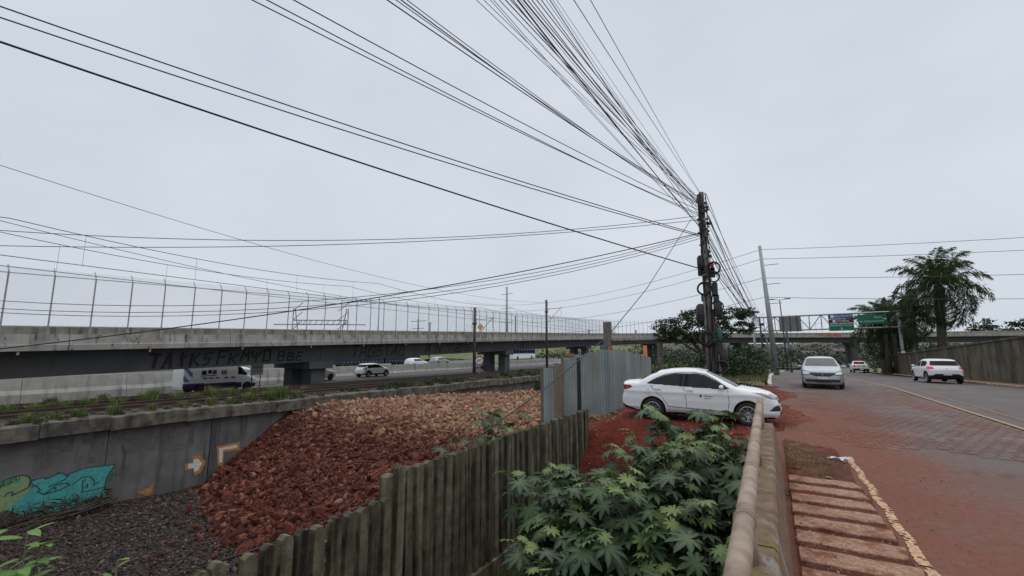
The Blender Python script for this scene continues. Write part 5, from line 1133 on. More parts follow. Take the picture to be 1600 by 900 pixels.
# ------------------------------------------------------------------ castor shrubs: every palmate leaf is a part
def castor_leaf_mesh(seed, m):
    r_ = random.Random(seed); mb = MB(); rib = []
    pet = r_.uniform(.55, .85); ang = r_.uniform(.15, .55)
    tip = Vector((math.cos(ang) * pet, 0, math.sin(ang) * pet))
    mb.tube([(0, 0, 0), tip * .5 + Vector((0, 0, .05)), tip], [.018, .014, .010], 4, False); rib += [.9] * len(mb.v); mb.m = [0] * len(mb.f)
    tilt = r_.uniform(.08, .48); M = Matrix.Translation(tip) @ Matrix.Rotation(tilt, 4, 'Y') @ Matrix.Rotation(r_.uniform(-.3, .3), 4, 'X')
    n = 9; base = len(mb.v); mb.v.append(tuple(M @ Vector((0, 0, -.02)))); rib.append(1.)
    lob = []
    for k in range(n):
        a = -2.55 + 5.1 * k / (n - 1) + r_.uniform(-.06, .06); c = 1 - .42 * (abs(k - (n-1)/2) / ((n-1)/2)) ** 1.4; lob.append((a, c * r_.uniform(.9, 1.05)))
    def P(a, r, z): return tuple(M @ Vector((math.cos(a) * r, math.sin(a) * r, z)))
    sin_i = []
    for k in range(n + 1):
        a = (lob[k-1][0] + lob[k][0]) / 2 if 0 < k < n else (lob[0][0] - .3 if k == 0 else lob[-1][0] + .3); R_ = .40 if 0 < k < n else .18
        sin_i.append(len(mb.v)); mb.v.append(P(a, R_, -.03)); rib.append(.0)
    dr = r_.uniform(.08, .30)
    for k, (a, L) in enumerate(lob):
        w = .168 * L; i0 = len(mb.v)
        def q(rr, off): return P(a + math.atan2(off, rr), math.hypot(rr, off), -dr * rr * rr - abs(off) * .0 + (.045 if off else 0) * 1)
        for rr, off, rb in ((.36 * L, 0, .8), (.68 * L, 0, .55), (L, 0, .2), (.56 * L, w, 0), (.80 * L, w * .72, 0), (.56 * L, -w, 0), (.80 * L, -w * .72, 0)): mb.v.append(q(rr, off)); rib.append(rb)
        m0, m1, t, l0, l1, r0, r1 = range(i0, i0 + 7); sr, sl_ = sin_i[k], sin_i[k + 1]
        mb.f += [(base, sr, m0), (base, m0, sl_), (sr, r0, m1, m0), (sl_, m0, m1, l0), (r0, r1, m1), (l0, m1, l1), (r1, t, m1), (l1, m1, t)]
    me = bpy.data.meshes.new('leaf'); me.from_pydata(mb.v, [], mb.f); me.materials.append(MATS[m]); me.attributes.new('rib', 'FLOAT', 'POINT').data.foreach_set('value', rib); me.polygons.foreach_set('use_smooth', [True] * len(me.polygons)); me.update(); return me
CL = [castor_leaf_mesh(k, 'castor_leaf') for k in range(9)]; CY = [castor_leaf_mesh(20 + k, 'castor_young') for k in range(3)]
def castor(label, base, top, nb, nl, ls, r_, spread=.9, group=None):
    t = thing('castor_shrub', label, 'shrub', base, 0, group); H = top - base[2]
    tips = []
    for b in range(nb):
        a = 2 * math.pi * b / nb + r_.uniform(-.4, .4); sp_ = spread * r_.uniform(.35, 1.) if nb > 1 else 0; hh = H * r_.uniform(.72, .97)
        fk = .25 * H
        pts = [Vector((0, 0, -.1)), Vector((0, 0, fk)), Vector((math.cos(a) * sp_ * .4, math.sin(a) * sp_ * .4, fk + (hh - fk) * .45)), Vector((math.cos(a) * sp_, math.sin(a) * sp_, hh))]
        MB().tube(pts, [.024, .02, .014, .008], 6).build('stem', 'stem_green', t, True); tips.append(pts)
    for i in range(nl):
        pts = tips[i % nb]; u = 1 - .78 * ((i // nb) / max(1, nl // nb - 1)) ** 1.15
        k = min(2, int(u * 3)); f = u * 3 - k; p = pts[k].lerp(pts[k + 1], f)
        az = i * 2.4 + r_.uniform(-.5, .5); young = u > .93 and r_.random() < .75
        s_ = ls * r_.uniform(.72, 1.18) * (.55 if young else 1) * (1.0 - .25 * (1 - u))
        o = link('leaf', (CY if young else CL)[r_.randrange(3 if young else 9)], t); o.location = p; o.rotation_euler = (r_.uniform(-.2, .2), r_.uniform(-.25, .3) + (.25 if u < .5 else 0), az); o.scale = (s_, s_, s_)
    return t
r_ = random.Random(11)
CG = 'castor shrubs in the hollow behind the railing'
for lab, b, tz, nb, nl, ls in (
  ('tallest castor shrub, its crown in front of the saloon car doors', (-1.35, 8.9, -1.6), 0.96, 8, 232, 0.287),
  ('castor shrub pressed against the far end of the pipe handrail', (-0.75, 8.8, -1.8), 0.95, 7, 212, 0.275),
  ('castor shrub left of the tallest one, below the rear car wheel', (-1.85, 8.1, -1.7), 0.28, 7, 196, 0.275),
  ('castor shrub touching the concrete slat fence at its middle', (-2.95, 6.5, -1.9), 0.12, 7, 203, 0.275),
  ('castor shrub in the centre of the thicket', (-2.20, 7.2, -1.9), 0.16, 8, 232, 0.301),
  ('castor shrub right of the thicket centre', (-1.55, 7.7, -1.9), 0.80, 8, 225, 0.301),
  ('castor shrub beside the middle of the pipe handrail', (-0.80, 7.2, -1.9), 0.60, 7, 212, 0.287),
  ('castor shrub low beside the slat fence plinth', (-2.6, 5.7, -2.), -0.15, 7, 203, 0.262),
  ('castor shrub in front of the thicket centre', (-2.15, 5.9, -2.), 0.10, 7, 212, 0.287),
  ('castor shrub between thicket centre and handrail', (-1.40, 6.1, -2.), 0.32, 7, 212, 0.301),
  ('castor shrub in the dark gap beside the near handrail', (-0.75, 5.7, -2.), 0.15, 7, 182, 0.275),
  ('castor shrub second from the bottom edge by the handrail', (-1.30, 5.0, -2.), -0.18, 7, 187, 0.275),
  ('castor shrub at the bottom of the view in the middle of the thicket', (-2.05, 4.9, -2.), -0.40, 7, 187, 0.275),
  ('castor shrub cut by the bottom edge below the handrail', (-0.85, 4.3, -2.), -0.35, 6, 141, 0.262)):
    castor(lab, b, tz, nb, nl, ls, r_, .8, CG)
for lab, b, tz, nl in (('small castor plant on the rubble, leftmost by the slat fence', (-6.5, 7.6, -2.4), .30, 12), ('small castor plant on the rubble, second from the left', (-6.5, 8.6, -2.1), .30, 16), ('larger castor plant on the rubble near the sheet metal fence', (-6.3, 9.9, -1.8), .78, 34), ('castor plant behind the slat fence, right of the larger one', (-6.2, 10.7, -1.5), .50, 20)):
    castor(lab, (b[0], b[1], float(mound(b[0], b[1])) - .1), tz + .08, 4, int(nl * 2.2), .31, r_, .6, 'castor plants on the rubble')
# ------------------------------------------------------------------ sapling with ovate leaves, bottom left
def ovate_mesh(seed, m):
    q = random.Random(seed); mb = MB(); n = 5; rib = []
    for i in range(n + 1):
        t = i / n; w = .24 * math.sin(math.pi * min(1, t * .93 + .07)) ** .9 * (1 if i < n else 0); z = -.25 * t * t
        mb.v += [(.15 + t, -w, z + .05 * (w > 0)), (.15 + t, 0, z), (.15 + t, w, z + .05 * (w > 0))]; rib += [0, .8, 0]
        if i: k = 3 * i; mb.f += [(k-3, k, k+1, k-2), (k-2, k+1, k+2, k-1)]
    me = bpy.data.meshes.new('leaf'); me.from_pydata(mb.v, [], mb.f); me.materials.append(MATS[m]); me.attributes.new('rib', 'FLOAT', 'POINT').data.foreach_set('value', rib); me.polygons.foreach_set('use_smooth', [True] * len(me.polygons)); me.update(); return me
OV = [ovate_mesh(k, 'bright_leaf') for k in range(3)]
def sapling(label, base, tops, nl, ls):
    t = thing('green_sapling', label, 'plant', base, 0, 'saplings at the lower left')
    for tp_ in tops:
        tp_ = Vector(tp_) - Vector(base); mid = tp_ * .5 + Vector((.08, .05, 0)); MB().tube([(0, 0, -.1), mid, tp_], [.03, .02, .008], 6).build('stem', 'stem_green', t, True)
        for i in range(nl):
            u = 1 - .5 * (i / nl) ** 1.3 * .8; p = mid.lerp(tp_, max(0, (u - .5) * 2)); az = i * 2.1 + r_.uniform(-.4, .4); o = link('leaf', OV[i % 3], t); o.location = p; s_ = ls * r_.uniform(.7, 1.15) * (.7 + .3 * min(1, i / 4)); o.scale = (s_, s_, s_); o.rotation_euler = (r_.uniform(-.3, .3), r_.uniform(-.5, .25), az)
sapling('bright green sapling with oval leaves at the lower left corner', (-7.1, 1.6, -4.6), [(-6.85, 1.72, .06), (-7.25, 1.45, -.02), (-6.72, 1.68, -.26), (-6.95, 1.85, -.16), (-7.0, 1.6, -.4), (-6.65, 1.75, -.5)], 22, .27)
sapling('small bright green sprig at the bottom edge, right of the corner sapling', (-6.2, 2.0, -4.6), [(-5.98, 2.2, -.22), (-6.05, 2.1, -.32)], 12, .2)

# ------------------------------------------------------------------ grass and weeds
def tuft_mesh(name, n, h, sp_, m, seed, w=.012):
    q = np.random.default_rng(seed); v = []; f = []; var = []
    for k in range(n):
        a = q.uniform(0, 6.28); r0 = q.uniform(0, sp_); b = np.array([math.cos(a) * r0, math.sin(a) * r0, 0]); hh = h * q.uniform(.5, 1.); ln = q.uniform(.1, .7) * hh; d = np.array([math.cos(a + q.normal() * .5), math.sin(a + q.normal() * .5), 0]); s_ = np.array([-d[1], d[0], 0]) * w; vv = q.uniform()
        o = len(v); v += [b - s_, b + s_, b + d * ln * .35 + [0, 0, hh * .65] + s_ * .8, b + d * ln * .35 + [0, 0, hh * .65] - s_ * .8, b + d * ln + [0, 0, hh * .95]]; f += [(o, o+1, o+2), (o, o+2, o+3), (o+3, o+2, o+4)]; var += [vv] * 5
    me = bpy.data.meshes.new(name); me.from_pydata([tuple(p) for p in v], [], f); me.materials.append(MATS[m]); me.attributes.new('var', 'FLOAT', 'POINT').data.foreach_set('value', var); me.update(); return me
GT = [tuft_mesh('grass_tuft', 160, .75, .38, 'grass_leaf', k, .016) for k in range(3)]
def cloud_mesh(name, n, rad, leaf, m, seed, asp=.55):
    q = np.random.default_rng(seed); p = q.normal(size=(n, 3)); p /= np.linalg.norm(p, axis=1)[:, None]; p *= q.uniform(.45, 1., n)[:, None] ** .5; p = p * rad; p[:, 2] = np.abs(p[:, 2])
    o = leaf_cloud(name, p, leaf * q.uniform(.6, 1.3, n), q, m, None, asp); me = o.data; bpy.data.objects.remove(o); return me
WD = [cloud_mesh('weed_clump', 240, (.5, .5, .75), .17, 'dark_leaf', 50 + k) for k in range(3)] + [cloud_mesh('weed_clump', 240, (.55, .55, .5), .15, 'olive_leaf', 60 + k) for k in range(2)]
for (x, y, s_) in ((-28.2, 6.8, .9), (-28.4, 8.6, 1.), (-28.1, 9.6, .8), (-28.3, 10.9, 1.1), (-25.3, 7.4, .7), (-25.2, 9.9, .6), (-28.3, 14.2, 1.), (-28.4, 15.2, .9), (-25.5, 16.4, 1.2), (-28.5, 17.5, .8), (-25.4, 12.6, .6), (-31.9, 8.2, .8), (-31.8, 12.5, .8), (-28.2, 5.9, .9), (-28.3, 20., .7), (-25.3, 14.5, 1.), (-25.1, 5.9, .7), (-25.2, 6.6, .6), (-25.1, 8.5, .7), (-25.2, 11.2, .6), (-25.1, 13.4, .7), (-25.2, 15.5, .8), (-25.1, 17.3, .7), (-28.3, 7.7, .8), (-28.2, 12.2, .9), (-28.3, 13.2, .8), (-28.3, 16.4, .8), (-31.8, 10.2, .7), (-31.9, 15.6, .8)):
    o = link('grass_tuft', GT[int(abs(y * 7)) % 3], None); o.location = (x, y, float(zt(y)) - .02); o.scale = (s_, s_, s_ * r_.uniform(.8, 1.1)); o.rotation_euler = (0, 0, r_.uniform(0, 6)); tag(o, 'yellow-green grass tuft growing among the railway tracks', 'grass', 'grass tufts on the tracks')
k = 0
for y in np.arange(18.5, 62, 1.25):
    for x in ((-25.5,) if y < 22 else (-25.6, -24.9)):
        x += r_.uniform(-.4, .25); yy = y + r_.uniform(-.5, .5); s_ = r_.uniform(.55, 1.15); o = link('weed_clump', WD[r_.randrange(5)], None); o.location = (x, yy, float(zt(yy)) - .12); o.scale = (s_, s_, s_ * r_.uniform(.7, 1.1)); o.rotation_euler = (0, 0, r_.uniform(0, 6)); tag(o, 'low weed clump on the track edge above the rubble', 'weeds', 'weeds along the track edge'); k += 1
for y in np.arange(3.6, 18.5, .62):
    x = r_.uniform(-25.0, -24.35); s_ = r_.uniform(.28, .5); o = link('weed_clump', WD[r_.randrange(5)], None); o.location = (x, y, float(zt(y)) - .08); o.scale = (s_, s_, s_ * r_.uniform(.6, 1.)); o.rotation_euler = (0, 0, r_.uniform(0, 6)); tag(o, 'small weed clump sprouting from the ledge above the graffiti wall', 'weeds', 'weeds on the ledge over the graffiti')
for (x, y, s_, lab) in ((-23.6, 49.5, 2.6, 'large dark bush at the end of the track ledge beside the sheet fence'), (-22.8, 46., 1.8, 'smaller dark bush in the ditch below the track ledge')):
    o = link('ditch_bush', WD[1], None); o.location = (x, y, -2.6); o.scale = (s_, s_, s_ * .9); tag(o, lab, 'bush')
for i, (x, y, h, lab) in enumerate(((-3.55, 9.85, 1.0, 'thin reddish weed standing on the bare earth slope'), (-3.3, 9.4, .8, 'shorter weed in front of the thin reddish one'), (-4.1, 9.2, .7, 'weed beside the slat fence on the earth slope'), (-2.9, 10.3, .6, 'sparse weed at the top of the earth slope'))):
    t = thing('slope_weed', lab, 'weed', (x, y, float(soil(np.array(x), np.array(y))) - .03)); q = np.random.default_rng(90 + i)
    for b in range(5):
        a = q.uniform(0, 6.3); e = (math.cos(a) * .2, math.sin(a) * .2, h * q.uniform(.7, 1.)); MB().tube([(0, 0, 0), (e[0] * .3, e[1] * .3, e[2] * .5), e], .008, 4).build('stem', 'stem_green', t)
    n = 90; u = q.uniform(.2, 1, n); a = q.uniform(0, 6.3, n); o = leaf_cloud('foliage', np.stack([np.cos(a) * .22 * u, np.sin(a) * .22 * u, h * u], -1), q.uniform(.04, .09, n), q, 'olive_leaf', t)
# grass at the foot of the slat fence and on the footway
def scatter_grass(name, label, px, py, fz, h, m, seed, w=.006):
    q = np.random.default_rng(seed); n = len(px); a = q.uniform(0, 6.28, n); hh = h * q.uniform(.4, 1, n); b = np.stack([px, py, fz(px, py)], -1); d = np.stack([np.cos(a), np.sin(a), 0 * a], -1); s_ = np.stack([-np.sin(a), np.cos(a), 0 * a], -1) * w
    tip = b + d * (hh * q.uniform(.1, .8, n))[:, None]; tip[:, 2] += hh
    v = np.stack([b - s_, b + s_, tip], 1).reshape(-1, 3); f = np.arange(3 * n).reshape(-1, 3)
    return tag(np_mesh(name, v, f, m, np.repeat(q.uniform(0, 1, n), 3)), label, 'grass', kind='stuff')
px = rng.uniform(-4.4, -3.5, 2600); py = rng.uniform(2.5, 8.5, 2600); scatter_grass('fence_grass', 'dark grass along the foot of the slat fence', px, py, soil, .45, 'grass_leaf', 1)
px = rng.uniform(.07, .75, 1500); py = rng.uniform(8.2, 12.5, 1500); kp_ = vnoise(px, py, .4, 8) > .48; scatter_grass('footway_grass', 'short dry grass on the dirt footway by the handrail', px[kp_], py[kp_], soil, .05, 'olive_leaf', 2, .004)
px = rng.uniform(-7, -.3, 16000); py = rng.uniform(26.6, 58, 16000); vz = lambda X, Y: zr(Y) + .12 - .25 * ss(X, -2, -6) + .06
scatter_grass('verge_grass', 'straw-coloured and green grass on the verge beyond the saloon', px, py, vz, .28, 'olive_leaf', 3, .02)
# dry branches piled against the painted wall
t = thing('brush_pile', 'heap of dry brown branches against the turquoise graffiti', 'branches', (-23.7, 6., -4.5)); q = random.Random(8)
for k in range(70):
    p = Vector((q.uniform(-.6, .7), q.uniform(-3.2, 1.2), q.uniform(0, .35))); a = q.gauss(1.45, .35); L = q.uniform(.8, 2.2); d = Vector((math.cos(a) * .5, math.sin(a), q.uniform(.0, .32))) * L
    MB().tube([p, p + d * .5 + Vector((0, 0, q.uniform(.0, .12))), p + d], [.022, .016, .006], 4).build('branch', 'bark', t)
n = 700; o = leaf_cloud('twigs', np.stack([rng.uniform(-.5, .5, n), rng.uniform(-2.6, 2.3, n), rng.uniform(0, .75, n)], -1) * np.array([1, 1, 1.]), rng.uniform(.25, .6, n), rng, 'dry_twig', t, .035); o['kind'] = 'stuff'

# ------------------------------------------------------------------ trees, bushes, palms
def clumps(q, blobs, n, leaf):
    P = []; Sz = []
    tot = sum(b[1][0] * b[1][1] for b in blobs)
    for c, r in blobs:
        k = int(n * r[0] * r[1] / tot); nc = max(4, k // 26); cc = q.normal(size=(nc, 3)); cc /= np.linalg.norm(cc, axis=1)[:, None]; cc *= q.uniform(.35, 1., nc)[:, None] ** .6
        i = q.integers(0, nc, k); p = cc[i] * r + q.normal(size=(k, 3)) * np.array(r) * .13 + c; P.append(p); Sz.append(leaf * q.uniform(.6, 1.35, k))
    return np.concatenate(P), np.concatenate(Sz)
def tree(name, label, base, H, blobs, n, leaf, m, seed, r0=.16, group=None, cat='tree'):
    q = np.random.default_rng(seed); t = thing(name, label, cat, base, 0, group); tr_ = MB(); c0 = Vector(np.mean([b[0] for b in blobs], 0))
    tr_.tube([(0, 0, -.3), (c0.x * .2, c0.y * .2, H * .3), (c0.x * .6, c0.y * .6, H * .55)], [r0, r0 * .75, r0 * .55], 8)
    for c, r in blobs: tr_.tube([(c0.x * .35, c0.y * .35, H * .38), Vector(c) * .6 + Vector((0, 0, H * .2)), Vector(c) + Vector((0, 0, r[2] * .5))], [r0 * .55, r0 * .35, r0 * .08], 6)
    tr_.build('trunk', 'bark', t, True); P, Sz = clumps(q, blobs, n, leaf); leaf_cloud('crown', P, Sz, q, m, t); return t
tree('airy_tree', 'airy dark tree behind the utility pole', (-4.3, 37, -.6), 5., [((-2.3, -.5, 4.3), (1.5, 1.3, .7)), ((-.6, 0, 5.0), (1.3, 1.2, .7)), ((.8, .2, 4.3), (1.3, 1.1, .6)), ((2.2, .3, 5.2), (1.5, 1.1, .5)), ((-1.3, 0, 3.4), (1.3, 1., .6)), ((2.6, .2, 4.1), (1., .9, .5)), ((.2, 0, 3.5), (1.5, 1., .6)), ((-3., 0, 3.5), (.9, .9, .5))], 11000, .17, 'tree_leaf', 1)
for i, (lab, b, rr, m, n) in enumerate((
  ('olive brush between the orange post and the saloon roof', (-7.2, 30., -1.), (1.6, 1.5, 1.7), 'olive_leaf', 1700),
  ('dull yellow-green bush left of the utility pole foot', (-4.9, 28.5, -.7), (1.5, 1.3, 1.55), 'olive_leaf', 1600),
  ('dark green bush directly behind the utility pole', (-3.2, 31., -.5), (1.8, 1.6, 2.1), 'dark_leaf', 2300),
  ('dense dark bush right of the utility pole', (-1.9, 34., -.4), (1.9, 2.0, 2.2), 'dark_leaf', 2300),
  ('dark bush against the verge near the leaning sign', (-2.1, 39., -.4), (1.6, 2., 2.0), 'dark_leaf', 1900),
  ('shaded bush under the gantry leg', (-2.7, 50., -.8), (2.6, 3., 2.4), 'dark_leaf', 1900),
  ('low dark bush in the distance behind the airy tree', (-7.4, 45., -1.5), (3., 3., 2.6), 'dark_leaf', 1900),
  ('bush with creeper above the right end of the sheet fence', (-8.6, 27.5, -1.4), (1.1, 1.1, 2.2), 'olive_leaf', 900))):
    q = np.random.default_rng(300 + i); t = thing('roadside_bush', lab, 'bush', b, 0, 'bushes behind the saloon'); P, Sz = clumps(q, [((0, 0, rr[2] * .5), (rr[0], rr[1], rr[2] * .6)), ((rr[0] * .4, 0, rr[2] * .8), (rr[0] * .6, rr[1] * .6, rr[2] * .35)), ((-rr[0] * .45, 0, rr[2] * .7), (rr[0] * .55, rr[1] * .6, rr[2] * .4))], n, .20); leaf_cloud('foliage', P, Sz, q, m, t)
    for k in range(4): MB().tube([(0, 0, -.2), (q.uniform(-.4, .4), q.uniform(-.4, .4), rr[2] * .5), (q.uniform(-.9, .9) * rr[0] * .7, q.uniform(-.5, .5), rr[2] * .95)], [.05, .035, .01], 5).build('stem', 'bark', t)
def frond_mesh(seed, L, droop, m='palm_leaf'):
    q = np.random.default_rng(seed); v = []; f = []; var = []; n = 46; pts = []
    el = q.uniform(.15, .5); p = np.zeros(3); dirv = el
    for i in range(n + 1): pts.append(p.copy()); e = el + .5 - droop * (i / n) ** 1.2; p = p + np.array([math.cos(e), 0, math.sin(e)]) * L / n
    for i in range(n):
        a, b = pts[i], pts[i + 1]; w = .03 * (1 - i / n) + .006; o = len(v); v += [a + [0, -w, 0], a + [0, w, 0], b + [0, w, 0], b + [0, -w, 0]]; f += [(o, o+1, o+2), (o, o+2, o+3)]; var += [.9] * 4
        if i < 5: continue
        for sd in (-1, 1):
            for _ in range(2):
                ll = L * .21 * math.sin(math.pi * min(1, .12 + .88 * i / n)) ** .6 * q.uniform(.75, 1.15); out = np.array([.45 + q.normal() * .2, sd * (.8 + q.normal() * .15), q.normal() * .35]); out /= np.linalg.norm(out); mid = a + out * ll * .55; tip = a + out * ll + np.array([0, 0, -ll * q.uniform(.25, .7)]); hw = np.array([.03, 0, .02]); vv = q.uniform(0, .8); o = len(v)
                v += [a, mid + hw, mid - hw, tip]; f += [(o, o+1, o+2), (o+1, o+3, o+2)]; var += [vv] * 4
    me = bpy.data.meshes.new('frond'); me.from_pydata([tuple(x) for x in v], [], f); me.materials.append(MATS[m]); me.attributes.new('var', 'FLOAT', 'POINT').data.foreach_set('value', var); me.update(); return me
FR = [frond_mesh(k, 4.6, d) for k, d in enumerate((1.7, 2.1, 2.5, 2.9))]
def palm(label, base, h, n, s_, seed, r0=.3, lean=(0, 0)):
    q = random.Random(seed); t = thing('palm_tree', label, 'palm', base, 0, 'palms by the boundary wall'); tr_ = MB(); top = Vector((lean[0], lean[1], h))
    tr_.tube([(0, 0, -.5), top * .3, top * .7, top, top + Vector((0, 0, .7))], [r0 * 1.15, r0, r0 * .95, r0 * 1.25, r0 * .8], 12); tr_.build('trunk', 'palm_trunk', t, True)
    for i in range(n):
        o = link('frond', FR[min(3, int(4 * (i / n) * q.uniform(.6, 1.3)))], t); o.location = top + Vector((0, 0, .6 - .9 * i / n)); az = i * 2.4 + q.uniform(-.3, .3); o.rotation_euler = (q.uniform(-.3, .3), -.95 + 2.25 * (i / n) + q.uniform(-.12, .12), az); k = s_ * q.uniform(.85, 1.1); o.scale = (k, k, k)
palm('big feathery palm towering behind the brown wall', (15.3, 62., .6), 7.3, 40, 1.1, 1, .40, (.35, 0))
palm('smaller palm with a thin trunk left of the big palm', (13.9, 64.5, .4), 5.0, 28, .72, 2, .18)
palm('low dense palm right behind the gantry leg', (11.9, 69., -1.3), 5.4, 46, .95, 3, .45)
palm('short palm partly hidden by the gantry leg', (13.9, 70., -1.), 5.6, 30, .8, 4, .3)
t = thing('palm_stump', 'cluster of dark bare palm trunks beside the gantry leg', 'trunks', (12.2, 67.4, -1.2))
for dx, r in ((-.3, .3), (.35, .26), (.9, .22)): MB().tube([(dx, 0, -.3), (dx * 1.05, 0, 3.), (dx * 1.2, 0, 4.8)], [r, r * .9, r * .8], 10).build('trunk', 'palm_trunk', t, True)
tree('distant_tree', 'dark rounded tree crowns beyond the viaduct at the right', (64., 178., -3), 8., [((-9, 0, 11.2), (5, 4, 1.9)), ((0, 0, 11.8), (6, 4, 2.2)), ((8, 0, 11.0), (5, 4, 1.6)), ((-3, 0, 9.5), (9, 4, 2.2))], 2600, .8, 'dark_leaf', 5, .5)
for i, (x, y, z, r) in enumerate(((14.6, 54, .9, (1.6, 2.4, .9)), (15., 59., .8, (1.8, 2.4, 1.0)), (14.4, 47, 1.4, (1., 2., .6)), (17., 72., -.6, (3., 3., 2.2)), (21., 76., -.8, (3., 3., 2.0)), (12.9, 76., -1.6, (1.4, 2.5, 2.6)))):
    q = np.random.default_rng(400 + i); t = thing('wall_bush', ('scrub growing behind the coping near the big palm', 'scrub around the big palm trunk', 'thin scrub on top of the wall above the SUV', 'bush filling the gap right of the big palm', 'far bush under the viaduct right of the palms', 'bush at the end of the brown wall by the palm trunks')[i], 'bush', (x, y, z), 0, 'scrub behind the brown wall'); P, Sz = clumps(q, [((0, 0, r[2] * .5), r)], 1100, .26); leaf_cloud('foliage', P, Sz, q, 'dark_leaf', t)
# distance: hill, woods, houses
hl = grid('hill', cells(-330, 430, 14), cells(205, 520, 14), lambda X, Y: -5.5 + 13. * ss(Y, 225, 420) * (.75 + .5 * vnoise(X, Y, 70)) , 'far_ground'); struct(hl)
q = np.random.default_rng(77); n = 44000; px = q.uniform(-200, 260, n); py = q.uniform(172, 330, n); cl = vnoise(px, py, 9, 3); pz = -5.5 + 11. * ss(py, 225, 420) + q.uniform(0, 1, n) ** .7 * (2.2 + 5.0 * cl); ok = (cl > .28)
o = leaf_cloud('far_wood', np.stack([px, py, pz], -1)[ok], q.uniform(.7, 1.7, ok.sum()), q, 'far_leaf'); tag(o, 'dark woodland in the distance below the viaduct deck', 'woodland', kind='stuff')
n = 12000; px = q.uniform(-190, -85, n); py = q.uniform(60, 240, n); cl = vnoise(px, py, 8, 6); pz = 1 + q.uniform(0, 1, n) * (1.2 + 3 * cl); ok = cl > .35
o = leaf_cloud('bank_wood', np.stack([px, py, pz], -1)[ok], q.uniform(.6, 1.3, ok.sum()), q, 'far_leaf'); tag(o, 'scrubby trees along the grass bank beyond the highway', 'woodland', kind='stuff')
n = 3200; px = q.uniform(-70, -40, n); py = q.uniform(118, 170, n); pz = -2 + q.uniform(0, 1, n) * 4.6 * vnoise(px, py, 5, 2) ** .7; o = leaf_cloud('undergrowth', np.stack([px, py, pz], -1), q.uniform(.4, .9, n), q, 'far_leaf'); tag(o, 'dark undergrowth behind the far viaduct columns', 'undergrowth', kind='stuff')
for i, (x, y, z, w, h) in enumerate(((16, 262, -1.4, 6, 2.6), (30, 285, -.2, 6, 2.6), (46, 270, -1., 7, 2.4), (8, 300, 1.0, 6, 2.4), (60, 300, .8, 6, 2.4), (36, 318, 2.6, 6, 2.4), (22, 330, 3.0, 5, 2.2))):
    t = thing('far_house', ('white house lowest on the hill at the far left of the road gap', 'white house centred in the gap under the viaduct', 'wide white house at the right of the road gap', 'small white house high at the left of the hill', 'white house near the right viaduct pier', 'white house highest on the hill, right of centre', 'little white house highest on the hill, left of centre')[i], 'house', (x, y, z - 1.5), R(20 * i), 'houses on the far hill')
    MB().box((0, 0, h / 2), (w, 6, h)).build('wall', 'house_white', t)
    MB().add([(-w/2 - .3, -3.4, h), (w/2 + .3, -3.4, h), (w/2 + .3, 3.4, h), (-w/2 - .3, 3.4, h), (-w/2, 0, h + 1.3), (w/2, 0, h + 1.3)], [(0, 1, 5, 4), (2, 3, 4, 5), (0, 4, 3), (1, 2, 5), (0, 3, 2, 1)]).build('roof', 'roof_tile', t)
    for k in (-1, 1): MB().box((k * w * .25, -3.02, h * .55), (1.1, .08, 1.2)).build('window', 'car_glass', t)

